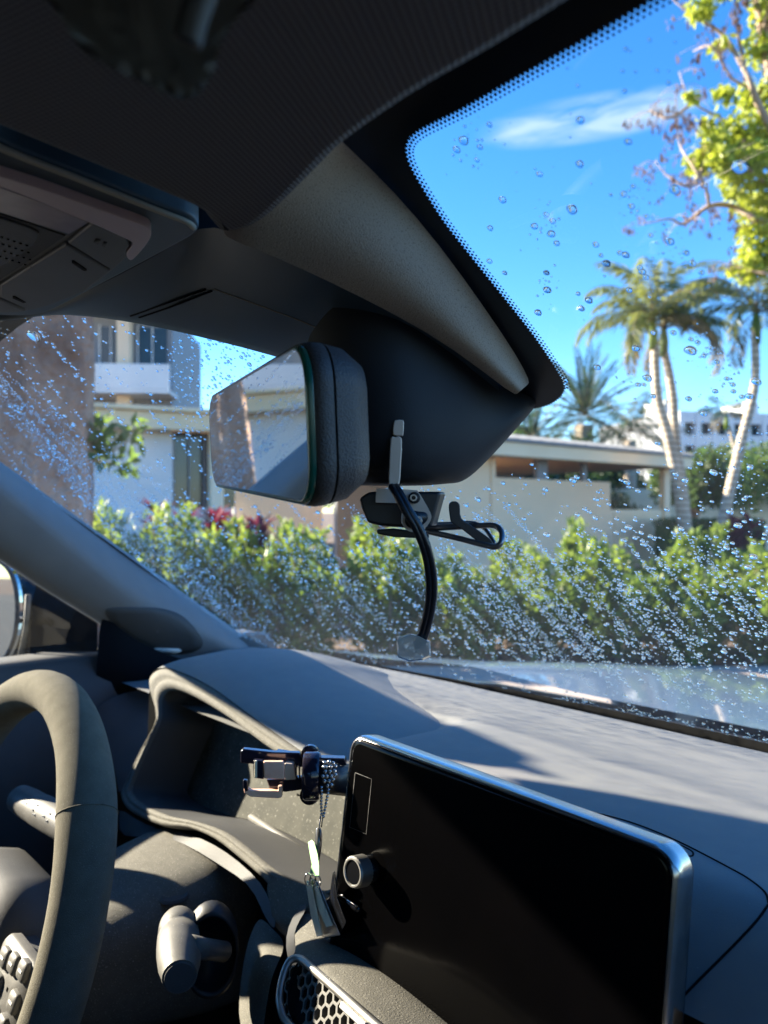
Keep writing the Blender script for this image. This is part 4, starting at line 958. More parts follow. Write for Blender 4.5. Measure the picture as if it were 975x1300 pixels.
# right stalk
def stalk(pts, rad, name, label, capmat=None):
    path = smooth_path(pts, 6); k = len(path)
    rr = []
    for i in range(k):
        t = i/(k-1); rr.append(rad(t))
    mb = MB(); mb.tube(path, rr, 20, 1.0); return mb.build(name, M['stalk'], car, label=label)
mb = MB(); mb.tube([P(285, 1208, .60), P(262, 1205, .585), P(240, 1203, .57)], [.0075, .0075, .009], 14); stk = mb.build('wiper_stalk', M['stalk'], car, label='pale grey stalk on the right of the column')
s0_ = P(226, 1166, .62); s1_ = P(228, 1240, .545)
dd = (s1_-s0_); path = [s0_+dd*t for t in (-.03, 0, .05, .12, .2, .3, .31, .36, .37, .5, .65, .8, .92, 1.0)]
mb = MB(); mb.tube(path, [.004, .0095, .0125, .0145, .0152, .0157, .0151, .0151, .0160, .0163, .0162, .0152, .0132, .0122], 24); mb.build('stalk_grip', M['stalk'], stk, sharp=60)
mb = MB(); mb.tube([s1_-dd*.02, s1_+dd*.02], [.0122, .0105], 24); mb.build('end_cap', M['trim'], stk, sharp=50)
mb = MB()
ST_B = bvh_of([o for o in stk.children][0])
for x, y in ((212, 1186), (214, 1192), (224, 1196), (231, 1194), (207, 1204), (205, 1211), (220, 1203), (228, 1202), (233, 1204)):
    h = hit(ST_B, x, y, .0003)
    if h: mb.box(h, .0016, .0008, .0011, (EX, EY, EZ))
mb.build('stalk_print', M['mark'], stk, smooth=False, kind='stuff')
# left stalk
l0 = P(98, 1055, .70); l1 = P(22, 1012, .77); dd2 = l1-l0
mb = MB(); mb.tube([l0-dd2*.25, l0-dd2*.05], .010, 12); ls = mb.build('light_stalk', M['black'], car, label='grey light stalk behind the steering wheel')
mb = MB(); mb.tube([l0+dd2*t for t in (-.1, .0, .3, .6, .62, .8, .95, 1.0)], [.015, .0155, .0155, .015, .0145, .0145, .0135, .0095], 20); lg_ = mb.build('stalk_grip', M['stalk'], ls)
LB = bvh_of(lg_); mb = MB()
for x, y in ((42, 1028), (44, 1034), (56, 1036), (60, 1042), (48, 1022), (64, 1033), (35, 1020)):
    h = hit(LB, x, y, .0003)
    if h: mb.box(h, .0014, .0004, .0005, (EX, EY, EZ))
mb.build('stalk_print', M['mark'], ls, smooth=False, kind='stuff')

# ---- interior mirror
nr, fa = P(394, 537, .335), P(268, 561, .585)
ml = (fa-nr); mlen = ml.length; ml.normalize(); mn = Vector((ml.y, -ml.x, 0)).normalized(); mn = mn if mn.y < 0 else -mn
mu = ml.cross(mn); mu = mu if mu.z > 0 else -mu; mn = (mn-mu*.06).normalized(); mu = (mu-mn*mu.dot(mn)).normalized()
MC = (nr+fa)/2
MH = .0745
def mloop(inset, dep):
    pts = []
    for x, y in rrect(mlen, MH, .021, 8, inset):
        k = 1-.10*max(0, (x/(mlen/2)))**2*(1 if True else 0)     # far end a little lower
        pts.append(MC+ml*x+mu*(y*k)+mn*dep)
    return pts
mb = MB(); mb.loft([mloop(.028, -.036), mloop(.02, -.0345), mloop(.009, -.030), mloop(.002, -.021), mloop(.0, -.0125), mloop(.001, -.0121)], True, False); mb.add(mloop(.028, -.036), [tuple(range(36))])
rv = mb.build('rear_view_mirror', M['mhouse'], car, label='interior mirror turned to the driver', sharp=50)
mb = MB(); mb.loft([mloop(.0012, -.0118), mloop(-.0004, -.0112), mloop(-.0006, -.006), mloop(.0, -.0028), mloop(.0008, -.0024)], True); mb.build('mirror_collar', M['mhouse'], rv)
mb = MB(); mb.loft([mloop(.0009, -.003), mloop(.0004, -.0012), mloop(.0012, .0004), mloop(.0030, .0010), mloop(.0034, .0008)], True); mb.build('mirror_rim', M['mrim'], rv)
mb = MB(); mb.add(mloop(.0033, .0009), [tuple(range(36))]); mb.build('mirror_glass', M['mirror'], rv, smooth=False)
mb = MB(); mb.tube(smooth_path([MC-mn*.034, MC-mn*.05+EZ*.02, MC-mn*.06+EZ*.07], 4), .011, 12); mb.build('mirror_arm', M['black'], rv)

# ---- shroud between header and mirror
U = [(330, 100, .262), (400, 145, .30), (452, 188, None), (500, 233, None), (560, 303, None), (620, 388, None), (660, 448, None), (676, 480, None)]
Lw = [(282, 292, .372), (286, 298, .366), (290, 303, .36), (345, 324, .37), (420, 358, .385), (500, 398, .40), (575, 441, .415), (653, 503, .434)]
def up_pt(x, y, d): return P(x, y, d) if d else g_in(x, y, .003)
rows = []
for (a_, b_) in zip(U, Lw):
    p, q = up_pt(*a_), P(*b_); row = []
    for k in range(7):
        t = k/6; r = p.lerp(q, t); d_ = (CAM-r).normalized()
        row.append(r+d_*(.010*math.sin(math.pi*t)))
    rows.append(row)
mb = MB(); mb.loft(rows); sh = mb.build('mirror_shroud', M['shroud'], car, sub=1, label='sensor shroud side, coloured as if sunlit, under the windscreen header')
Mw = [(-40, 399, .55), (20, 399, .55), (80, 402, .555), (150, 415, .56), (235, 434, .56), (345, 461, .555), (440, 490, .54), (560, 560, .54)]
Lp_ = [(-40, 403, .56), (40, 400, .556), (120, 366, .49), (180, 334, .45), (225, 310, .42), (252, 286, .41), (290, 290, .395), (345, 314, .386), (420, 354, .393), (500, 394, .407), (575, 437, .422), (640, 480, .44)]
Mw = [(-40, 404, .57), (20, 400, .57), (60, 402, .57), (100, 406, .575), (150, 415, .575), (200, 426, .57), (270, 443, .565), (345, 461, .56), (440, 490, .55), (520, 530, .54), (560, 560, .54), (600, 560, .53)]
rows = []
for (b_, c_) in zip(Lp_, Mw):
    p, q = P(*b_), P(*c_); row = [p]
    for k in range(1, 6):
        t = k/5; r = p.lerp(q, t); row.append(r-EZ*(.004*math.sin(math.pi*t)))
    row.append(q+EZ*.05+EY*.02); rows.append(row)
mb = MB(); mb.loft(rows); bp = mb.build('roof_panel', M['roof_trim'], car, sub=1, label='dark blue grey roof panel with two slots, leading to the mirror')
BPB = bvh_of(bp)
mb = MB()
for pl in ([(166, 401), (205, 387), (261, 367)], [(177, 403), (215, 390), (269, 369)]):
    pts = [hit(BPB, x, y, .0002) for x, y in pl]; pts = [p for p in pts if p]; mb.tube(pts, .0009, 5, .6)
mb.build('slot', M['deep'], bp)
pts = [hit(BPB, x, y, .0001) for x, y in spx([(272, 367), (330, 388), (400, 415), (440, 440)], 4, False)]; pts = [p for p in pts if p]
mb = MB(); mb.tube(pts, .0004, 4); mb.build('panel_gap', M['edge'], bp)
# lower snout
T_ = [(390, 430, .44), (430, 385, .42), (500, 388, .415), (575, 433, .434), (640, 486, .46), (684, 480, .460)]
Ma = [(380, 490, .45), (430, 480, .415), (505, 480, .405), (578, 505, .42), (645, 528, .445), (688, 502, .461)]
Mc_ = [(385, 600, .455), (438, 606, .42), (505, 607, .405), (562, 605, .418), (602, 590, .436), (678, 516, .462)]
Bt = [(395, 620, .47), (442, 623, .45), (505, 625, .44), (562, 623, .448), (600, 612, .460), (674, 526, .466)]
Bk = [(400, 604, .58), (430, 600, .56), (500, 596, .56), (555, 590, .55), (600, 575, .54), (664, 525, .50)]
def prow(r, n=4): return smooth_path([P(*p) for p in r], n)
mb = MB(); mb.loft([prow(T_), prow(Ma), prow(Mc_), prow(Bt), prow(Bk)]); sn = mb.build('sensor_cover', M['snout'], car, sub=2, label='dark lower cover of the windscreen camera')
# ---- overhead console
zc = .140
co = spx([(-140, 110), (0, 182), (100, 222), (200, 262), (240, 277), (250, 286), (250, 297), (225, 312), (180, 336), (120, 367), (70, 393), (40, 401), (-20, 401), (-140, 401)], 4)
mb = MB(); mb.prism([PZ(x, y, zc) for x, y in co], EZ*.03); con = mb.build('overhead_console', M['roof_trim'], car, bevel=.003, seg=3, label='overhead console with lamp and buttons')
mb = MB(); mb.tube([PZ(x, y, zc-.0012) for x, y in spx([(-140, 120), (0, 187), (100, 227), (200, 267), (236, 281), (246, 289)], 5, False)], .0016, 6); mb.build('console_edge', M['edge'], con)
def plate(name, pts, z, th, mt, par, bev=.0012, sm=3, lab=None):
    mb = MB(); pp = spx(pts, sm) if sm else pts
    mb.prism([PZ(x, y, z) for x, y in pp], EZ*th); return mb.build(name, mt, par, bevel=bev, seg=2, label=lab)
zb = .1375
plate('console_face', [(-120, 215), (0, 245), (100, 280), (158, 303), (170, 314), (158, 330), (110, 368), (45, 393), (-20, 398), (-120, 398)], zb+.0005, .01, M['console'], con)
plate('lamp_frame', [(-100, 192), (0, 224), (60, 243), (130, 268), (178, 285), (190, 292), (191, 302), (180, 318), (168, 330), (162, 328), (161, 321), (168, 309), (150, 299), (100, 277), (0, 237), (-100, 207)], zb-.002, .006, M['lamp'], con, .0014, 4, 'pinkish lamp frame with a hooked end')
plate('lamp_lens', [(-80, 212), (0, 238), (60, 260), (114, 283), (88, 298), (40, 283), (0, 270), (-80, 248)], zb-.0004, .005, M['lamp_lens'], con, .0008, 0, 'dim pinkish lamp lens')
plate('console_strip', [(-80, 250), (0, 272), (40, 285), (84, 300), (40, 330), (0, 356), (-80, 400)], zb-.0002, .005, M['stalk'] if False else M['trim'], con, .0008, 0)
plate('microphone_grille', [(-80, 262), (0, 277), (38, 290), (50, 297), (47, 307), (25, 325), (0, 341), (-80, 380)], zb-.0012, .005, M['black'], con, .0008, 0)
plate('console_button', [(117, 284), (160, 302), (165, 313), (157, 324), (141, 343), (86, 309)], zb-.0018, .005, M['console'], con, .0012, 0, 'upper dark console button')
plate('console_button', [(84, 311), (140, 345), (108, 370), (60, 389), (36, 394), (0, 378), (0, 363)], zb-.0018, .005, M['console'], con, .0012, 0, 'wide dark console button')
plate('console_button', [(-60, 362), (-2, 365), (-2, 380), (33, 396), (-60, 398)], zb-.0018, .005, M['console'], con, .0012, 0)
for q in ([(91, 331), (94, 331), (110, 342), (110, 344), (106, 344), (91, 334)], [(16, 376), (19, 376), (33, 384), (30, 385), (16, 379)]):
    plate('indicator_slot', q, zb-.0021, .002, M['deep'], con, 0, 0)
mb = MB()
for i in range(7):
    for j in range(4):
        p = PZ(-14+i*8+j*2, 296+i*2.6+j*9, zb-.0013); mb.box(p, .0005, .0005, .0003)
mb.build('grille_holes', M['deep'], con, smooth=False, kind='stuff')
plate('button_symbol', [(122, 303), (128, 305), (124, 311), (118, 308)], zb-.0021, .001, M['trim'], con, 0, 0)
plate('button_symbol', [(132, 307), (136, 308), (133, 314), (129, 312)], zb-.0021, .001, M['trim'], con, 0, 0)

# ---- sun visor
zv = .130
vis = [(292, 301), (320, 297), (352, 280), (400, 236), (452, 188), (540, 129), (640, 73), (760, 1), (860, -62), (1000, -150), (900, -420), (300, -420), (-160, -250), (-200, 60), (-80, 140), (0, 172), (100, 212), (200, 252), (245, 272), (268, 296)]
mb = MB(); ring = [PZ(x, y, zv) for x, y in spx(vis, 5)]; cv = sum(ring, Vector())/len(ring)
def vring(s_, dz_):                     # inset in metres
    n = len(ring); out_ = []
    for i in range(n):
        t = (ring[(i+1) % n]-ring[i-1]).normalized(); nn = Vector((-t.y, t.x, 0))
        if nn.dot(cv-ring[i]) < 0: nn = -nn
        out_.append(ring[i]+nn*s_+EZ*dz_)
    return out_
rows = [vring(.012, .022)]+[vring(.0095-.0095*math.cos(R_(q)), .011-.011*math.sin(R_(q))) for q in (-80, -50, -20, 10, 40)]
rows = [vring(.010*(1-math.cos(R_(q))), .011+.011*math.sin(R_(q))) for q in (85, 60, 30, 0, -30, -60, -85)]
mb.loft(rows, True); mb.add(rows[-1], [tuple(range(len(ring)))]); mb.add(rows[0], [tuple(range(len(ring)))[::-1]])
sv = mb.build('sun_visor', M['weave'], car, label='dark woven sun visor folded up', sharp=60)
# something dark and rounded clipped close overhead
hk = spx([(60, -60), (74, 0), (96, 34), (140, 60), (188, 84), (222, 100), (248, 100), (264, 84), (278, 58), (284, 30), (300, 0), (330, -60)], 4)
mb = MB(); n_v = EZ
hr_ = [P(x, y, .165) for x, y in hk]; ch = sum(hr_, Vector())/len(hr_)
mb.loft([[ch+(p-ch)*s_+EZ*o for p in hr_] for s_, o in ((1.04, .02), (1.05, .006), (1, -.001), (.92, -.005), (.6, -.007), (.02, -.008))], True)
mb.build('visor_clip', M['gloss'] if False else mat('dark satin clip', (.16, .155, .15), .34), sv, label='dark rounded clip close above the camera')
mb = MB(); mb.tube(smooth_path([P(262, -20, .150), P(248, 15, .150), P(238, 55, .151)], 4), [.003]*9, 8, .5); mb.build('clip_rib', M['black'], sv)
mb = MB(); mb.loft([[V3(x, y-.03*(x/.5)**2, z-.08*abs(x/.55)**4) for x in [-.27+.30*i/12 for i in range(13)]] for y, z in ((.226, .160), (.1, .168), (-.4, .19))]); mb.build('headliner', M['snout'], car)

# ---------------------------------------------------------------- loose things in the cabin
# metal bracket, its rod and wire clip below the shroud
bk = empty('clip_bracket', P(500, 650, .42), 'dark bracket with pinkish metal plate and bent wire loop hanging under the shroud', 'bracket')
mb = MB(); mb.prism([P(x, y, .425) for x, y in ((455, 632), (468, 624), (560, 624), (548, 668), (540, 672), (484, 668), (466, 664), (458, 645))], EY*.012+EX*.004); mb.build('body', M['bracket_dark'], bk, bevel=.002)
mb = MB(); mb.prism([P(x, y, .432) for x, y in ((478, 672), (500, 671), (545, 676), (545, 684), (500, 682), (479, 678))], EY*.012); mb.build('foot', M['bracket_dark'], bk, bevel=.001)
mb = MB(); mb.prism([P(x, y, .414) for x, y in spx([(478, 622), (480, 620), (524, 622), (532, 626), (546, 650), (547, 660), (540, 670), (530, 675), (518, 674), (510, 664), (510, 652), (514, 642), (508, 639), (480, 638), (477, 636)], 3)], EY*.003); mb.build('plate', M['bracket'], bk, bevel=.0007)
def disc(c, r, n_, th, mt, name, par, seg=20, ring=None):
    u_ = n_.cross(EZ).normalized(); w_ = u_.cross(n_); mb = MB()
    rws_ = [[c+(u_*math.cos(6.283*k/seg)+w_*math.sin(6.283*k/seg))*r*s_+n_*o for k in range(seg)] for s_, o in ((1, -th), (1, th*.8), (.9, th), (.5, th), (.02, th))]
    if ring: rws_ = [[c+(u_*math.cos(6.283*k/seg)+w_*math.sin(6.283*k/seg))*r*s_+n_*o for k in range(seg)] for s_, o in ((1, -th), (1, th*.8), (.94, th), (.62, th), (.56, th*.8), (.56, -th))]
    mb.loft(rws_, True); return mb.build(name, mt, par, sharp=40)
toC = (CAM-P(525, 640, .41)).normalized()
disc(P(526, 632, .412), .0032, toC, .0010, M['bracket_dark'], 'bolt', bk); disc(P(525, 632, .410), .0019, toC, .0008, M['steel'], 'bolt', bk, ring=1); 
mb = MB(); mb.prism([P(x, y, .4125) for x, y in spx([(515, 655), (520, 648), (530, 649), (541, 651), (543, 659), (537, 666), (528, 671), (518, 669), (514, 662)], 3)], EY*.002); mb.build('slot', M['bracket_dark'], bk)
disc(P(530, 661, .4105), .0026, toC, .0008, M['steel'], 'bolt', bk, ring=1)
mb = MB(); mb.prism([P(x, y, .405) for x, y in spx([(496, 556), (501, 555), (510, 556), (509, 590), (506, 619), (494, 619), (494, 590)], 2)], EY*.0025); mb.build('bar', M['bracket'], bk, bevel=.0008)
mb = MB(); mb.prism([P(x, y, .405) for x, y in spx([(500, 536), (503, 533), (511, 533), (513, 537), (512, 552), (510, 553), (499, 552)], 2)], EY*.0025); mb.build('bar', M['bracket'], bk, bevel=.0008, label='short upper end of the metal bar')
mb = MB(); mb.tube(smooth_path([P(540, 674, .425), P(580, 683, .415), (P(615, 692, .405)), P(630, 694, .40), P(637, 686, .40), P(636, 674, .405), P(626, 667, .41), P(600, 668, .415), P(565, 670, .42), P(540, 671, .425)], 6), .0016, 8); mb.build('wire_loop', M['wire'], bk)
mb = MB(); mb.tube(smooth_path([P(538, 666, .44), P(570, 665, .44), P(600, 664, .44), P(616, 672, .435), P(628, 690, .42)], 5), .0012, 8); mb.build('wire_loop', M['wire'], bk, label='rear wire of the loop')
mb = MB(); mb.prism([P(x, y, .409) for x, y in spx([(570, 642), (573, 637), (580, 637), (584, 642), (586, 658), (600, 668), (621, 683), (626, 691), (621, 696), (606, 687), (588, 673), (574, 664), (571, 654)], 3)], EY*.002); mb.build('lever', M['bracket_dark'], bk, bevel=.0006)
# cable and clear cube
cab = empty('black_cable', P(505, 625, .40), 'glossy black cable curving down from the metal bracket', 'cable')
cp = [P(x, y, d) for x, y, d in ((500, 618, .405), (505, 626, .40), (516, 646, .397), (531, 672, .397), (543, 705, .40), (548, 740, .405), (546, 770, .41), (539, 800, .415), (531, 820, .418))]
path = smooth_path(cp, 8)
mb = MB(); mb.tube([p+EX*.0011 for p in path], .0021, 10); mb.build('strand', M['cable'], cab)
mb = MB(); mb.tube([p-EX*.0011 for p in path], .0021, 10); mb.build('strand', M['cable'], cab)
cu_ = MB(); cc = P(524, 822, .42)
pts0 = [(505, 812), (511, 809), (522, 806), (532, 808), (544, 815), (545, 832), (536, 836), (520, 838), (507, 833)]
fr_ = [P(x, y, .412) for x, y in pts0]; c0_ = sum(fr_, Vector())/9
bk_ = [P(x, y, .432) for x, y in pts0]; c1_ = sum(bk_, Vector())/9
cu_.loft([[c0_+(p-c0_)*.7 for p in fr_], fr_, [a_.lerp(b_, .5)+(a_-c0_)*.12 for a_, b_ in zip(fr_, bk_)], bk_, [c1_+(p-c1_)*.7 for p in bk_]], True, True)
tag(cu_.build('clear_pendant', M['crystal'], smooth=False, origin=c0_), 'faceted clear plastic block at the lower end of the black cable', 'pendant')

# phone holder clipped beside the screen
ph = empty('phone_holder', P(372, 985, .57), 'dark glossy phone holder with pinkish pads in front of the instrument hood', 'phone holder')
pd = .565
def slab(name, pts, d, th, mt, bev=.001, lab=None, sm=0, par=ph):
    mb = MB(); pp = spx(pts, sm) if sm else pts
    q_ = P(372, 985, pd)+EY*(d-pd); mb.prism([PP(x, y, q_, EY) for x, y in pp], EY*th); return mb.build(name, mt, par, bevel=bev, seg=2, label=lab)
slab('upper_arm', [(305, 954), (308, 951), (345, 955), (380, 956), (384, 962), (384, 972), (340, 972), (305, 969)], pd+.006, .006, M['hold'])
slab('upper_arm', [(350, 954), (376, 958), (400, 962), (438, 963), (440, 972), (410, 976), (380, 974)], pd+.014, .008, M['hold'])
slab('pad', [(334, 967), (360, 967), (361, 990), (335, 989)], pd-.004, .004, M['copper'])
slab('pad_side', [(321, 965), (334, 966), (335, 990), (322, 988)], pd-.003, .006, M['hold'])
slab('pad_edge', [(323, 966), (326, 966), (326, 988), (323, 987)], pd-.0045, .002, M['ivory'], .0004)
slab('block', [(361, 969), (372, 970), (376, 990), (361, 991)], pd-.001, .008, M['bracket'])
for k in range(3): slab('screw_thread', [(371+k*4, 972), (373+k*4, 972), (373+k*4, 991), (371+k*4, 991)], pd, .008, M['hold'], .0003)
slab('block', [(338, 990), (384, 988), (384, 1003), (362, 1006), (342, 1002)], pd+.003, .008, M['hold'])
slab('lower_claw', [(308, 993), (313, 993), (314, 1001), (318, 1004), (353, 1004), (353, 998), (358, 998), (358, 1012), (354, 1014), (318, 1012), (310, 1007)], pd-.002, .005, M['copper'], .0007, 'pinkish lower claw')
slab('claw_tip', [(308, 990), (314, 991), (315, 1004), (312, 1006), (308, 1000)], pd-.003, .004, M['hold'])
# ring
rcn = P(396, 985, pd-.002); mb = MB(); rx = EX; 
rows = []
for (du, rr_) in ((-.0055, .0150), (-.006, .0165), (-.0045, .0175), (.0045, .0175), (.006, .0165), (.0055, .0150)):
    rows.append([rcn+EX*du+(EY*math.cos(6.283*k/32)*.8+EZ*math.sin(6.283*k/32))*rr_ for k in range(32)])
mb.loft(rows, True, True); mb.build('ring', M['hold'], ph, sharp=50)
disc(P(394, 957, pd+.008), .0068, toC, .002, M['hold'], 'disc', ph); disc(P(393, 1009, pd+.006), .0072, toC, .002, M['hold'], 'disc', ph)
mb = MB(); mb.tube([P(402, 985, pd+.01), P(440, 990, pd+.02)], .012, 14); mb.build('stem', M['bracket_dark'], ph)
# bead chain
bc = empty('bead_chain', P(415, 990, .55), 'small steel bead chain hanging from the phone holder', 'chain')
seedb = [(412, 968), (418, 967), (423, 969), (414, 974), (420, 974), (426, 973), (413, 980), (419, 980), (425, 979), (415, 986), (421, 986), (412, 992), (418, 992), (423, 990), (426, 984), (416, 998), (421, 997), (410, 986), (411, 974)]
lb = [(408+.3*math.sin(k), 1000+k*4.2) for k in range(9)]+[(417-.8*k, 1003+k*4.2) for k in range(9)]
proto_b = None
for k, (x, y) in enumerate(seedb+lb):
    c = P(x, y, .552 if k < len(seedb) else .556); r = .0014 if k < len(seedb) else .00115
    if proto_b is None:
        bm = bmesh.new(); bmesh.ops.create_icosphere(bm, subdivisions=2, radius=1); me = bpy.data.meshes.new('bead'); bm.to_mesh(me); bm.free(); me.materials.append(M['bead']); me.polygons.foreach_set('use_smooth', [True]*len(me.polygons)); proto_b = me
    o = bpy.data.objects.new('bead', proto_b); S.collection.objects.link(o); o.parent = bc; o.location = c-wloc(bc); o.scale = (r, r, r)
mb = MB(); mb.tube([P(407, 1036, .556), P(405, 1052, .556), P(407, 1068, .556)], .0006, 5); mb.tube([P(410, 1036, .556), P(408, 1050, .556)], .0005, 5); mb.build('hook', M['wire'], bc)
mb = MB(); mb.prism([P(x, y, .557) for x, y in spx([(401, 1054), (407, 1052), (409, 1066), (406, 1090), (402, 1095), (400, 1075)], 3)], EY*.001); mb.build('plate', M['steel'], bc)
# tape, keys
kt_ = empty('key_bundle', P(405, 1120, .54), 'pale green tag with ivory and steel strips dangling in front of the ledge', 'key tag')
mb = MB(); g0 = [(391, 1070), (396, 1067), (399, 1070), (403, 1084), (405, 1098), (405, 1112), (402, 1114), (393, 1108), (396, 1098), (394, 1088)]
hy = P(402, 1120, .545); n45 = Vector((-.25, -1, 0)).normalized(); mb.prism([PP(x, y, hy, n45) for x, y in g0], EY*.0015); mb.build('tape', M['green'], kt_, bevel=.0004)
for pts, mt, d in (([(388, 1120), (395, 1118), (401, 1150), (410, 1188), (402, 1190), (394, 1160)], M['ivory'], .535), ([(394, 1116), (400, 1117), (412, 1150), (423, 1176), (414, 1178), (402, 1150)], M['ivory'], .538), ([(397, 1118), (403, 1120), (418, 1155), (432, 1188), (412, 1191), (408, 1180)], M['steel'], .541)):
    mb = MB(); mb.prism([PP(x, y, hy+EY*(d-.54), n45) for x, y in pts], EY*.0022); mb.build('strip', mt, kt_, bevel=.0006)
for q in range(3):
    mb = MB(); c = P(391+q*6, 1116+q*1.5, .54); mb.tube([c+(EX*math.cos(6.283*k/14)*.0022+EZ*math.sin(6.283*k/14)*.004) for k in range(15)], .0005, 5); mb.build('ring', M['chrome'], kt_)
mb = MB(); mb.prism([PP(x, y, hy+EY*.006, n45) for x, y in ((406, 1150), (418, 1140), (422, 1110), (425, 1108), (428, 1140), (440, 1172), (432, 1188), (420, 1192), (408, 1190))], EY*.004); mb.build('fob', M['gloss'], kt_, bevel=.0012)

# ---------------------------------------------------------------- rain drops on the outer face of the glass
random.seed(99); rng = np.random.default_rng(99)
def out_hit(px, py):
    h = GB.ray_cast(CAM, ray(px, py).normalized())
    if h[0] is None: return None
    n = h[1] if h[1].z > 0 else -h[1]
    return h[0]+n*.0003, n
drops = []     # (px, py, radius m)
big = [(32, 437, 15), (10, 465, 11), (112, 388, 8), (82, 457, 8), (73, 497, 7), (393, 374, 11), (541, 441, 10), (391, 510, 11), (267, 541, 9), (152, 620, 11), (114, 708, 9), (367, 651, 15), (307, 686, 10), (251, 702, 11), (303, 726, 12), (320, 755, 9), (288, 666, 8), (441, 759, 9), (457, 792, 7), (476, 818, 11), (515, 784, 8), (534, 791, 10), (289, 846, 9), (291, 900, 11), (262, 969, 11), (387, 911, 7), (419, 932, 11), (396, 957, 10), (578, 830, 8), (585, 843, 10), (597, 860, 9), (545, 900, 9), (527, 603, 9), (551, 641, 9), (557, 579, 7), (596, 562, 6), (685, 589, 14), (886, 520, 20), (670, 750, 12), (720, 785, 9), (740, 817, 10), (611, 730, 7), (768, 846, 8), (160, 847, 7), (112, 810, 9), (598, 672, 7)]
for x, y, r in big:
    X, Y = 575+x/2.4375, y/2.4375; h = out_hit(X, Y)
    if h: drops.append((X, Y, r/2.4375*(h[0]-CAM).length/F*1.05))
b6 = [(440, 40, 12), (503, 12, 10), (242, 70, 10), (245, 127, 12), (383, 161, 12), (356, 187, 10), (215, 202, 12), (347, 139, 7), (105, 71, 8), (718, 328, 17), (662, 268, 10), (595, 268, 9), (576, 418, 13), (410, 383, 11), (935, 430, 13), (913, 478, 12), (800, 462, 9), (712, 487, 10), (762, 535, 11), (860, 462, 8), (888, 480, 8), (537, 320, 12), (303, 425, 11), (750, 700, 9), (875, 905, 12), (848, 860, 11), (915, 712, 10), (610, 632, 9), (570, 852, 8), (405, 880, 10), (345, 868, 10), (407, 818, 10), (545, 790, 9), (508, 762, 12), (343, 745, 10), (475, 882, 8), (670, 735, 10), (700, 755, 11), (785, 318, 8), (762, 345, 8), (805, 365, 8), (742, 300, 8), (720, 290, 8), (838, 420, 8), (858, 440, 8), (545, 440, 8), (565, 440, 7), (595, 478, 10)]
for x, y, r in b6:
    X, Y = 600+x/2.6, 320+y/2.6; h = out_hit(X, Y)
    if h: drops.append((X, Y, r/2.6*(h[0]-CAM).length/F*1.05))
ndraw = len(drops)
def addd(x, y, r): drops.append((x, y, r))
# little clusters round the sky drops
for cx_, cy_, n, s_ in ((690, 285, 26, 16), (810, 265, 26, 20), (858, 320, 34, 22), (598, 185, 26, 20), (696, 365, 14, 9), (915, 475, 50, 22), (890, 445, 26, 14), (825, 350, 14, 14), (945, 575, 120, 34), (885, 570, 60, 20), (935, 640, 30, 25), (790, 480, 10, 10)):
    for _ in range(n):
        addd(cx_+rng.normal()*s_*.7, cy_+rng.normal()*s_, .0003+.0005*rng.random()**2)
for _ in range(70): addd(640+rng.random()*360, 40+rng.random()*520, .0003+.0006*rng.random()**2)
# streaks left by the wipers
def size(scale=1): return float(np.clip(np.exp(rng.normal(-6.78, .42))*scale, .0003, .0027))
def streak(x, y, ln, wd, dens, ang=48, sc=1.0):
    a_ = R_(ang+rng.normal()*2)
    for _ in range(int(ln*dens)):
        t = rng.random()*ln; w_ = rng.normal()*wd
        addd(x+math.cos(a_)*t-math.sin(a_)*w_, y+math.sin(a_)*t+math.cos(a_)*w_, size(sc))
def band(x, y):
    ca, sa = math.cos(R_(48)), math.sin(R_(48)); c = -sa*x+ca*y; t = ca*x+sa*y
    w1 = .5+.5*math.sin(c*6.283/47+1.1*math.sin(t/130+.7)+1.0); w2 = .5+.5*math.sin(c*6.283/17.5+.9*math.sin(t/95)+c*.01); w3 = .5+.5*math.sin(c*6.283/9.1+.5*math.sin(t/60)+2.2)
    return (w1*1.0+.12)*(w2**2.6)*(.25+.9*w3)*1.5
def region(x, y):
    if x < 340:
        py = 590+.712*x; q = (py-y)            # height over the pillar edge
        w = 1.25 if q < 130 else .6
        if x > 110 and y < 620: w *= .75
        if y < 470: w *= .6
        return w
    if x < 650: return 1.0 if y > 700 else max(0, (y-610)/90)
    return max(.12, .8-.0016*(x-650)) if y > 670 else .12
n_ = 0
while n_ < 6000:
    x, y = rng.uniform(-150, 1050), rng.uniform(385, 905)
    if y > 842+.2*(x-335) or (x > 500 and y < 600): continue
    if rng.random() < region(x, y)*band(x, y)*1.1: addd(x, y, size(.92)); n_ += 1
for k in range(58):
    if k < 30: x = rng.uniform(-60, 260); y = 520+.72*x+rng.uniform(-60, 30)
    elif k < 48: x = rng.uniform(300, 640); y = rng.uniform(640, 720)
    else: x = rng.uniform(640, 900); y = rng.uniform(660, 740)
    ln = rng.uniform(110, 240); a_ = R_(48+rng.normal()*1.2); wd = rng.uniform(1.0, 2.2)
    for _ in range(int(ln*rng.uniform(.7, 1.6))):
        t = rng.random()*ln; w_ = rng.normal()*wd; addd(x+math.cos(a_)*t-math.sin(a_)*w_, y+math.sin(a_)*t+math.cos(a_)*w_, rng.uniform(.00035, .0009))
for _ in range(300): addd(rng.uniform(-150, 345), rng.uniform(385, 800), size(.75))
for _ in range(260): addd(rng.uniform(330, 660), rng.uniform(620, 850), size(.85))
for _ in range(260): addd(rng.uniform(600, 1050), rng.uniform(590, 860), size(.9))
for _ in range(420): addd(rng.uniform(215, 340), rng.uniform(425, 560), size(.7))
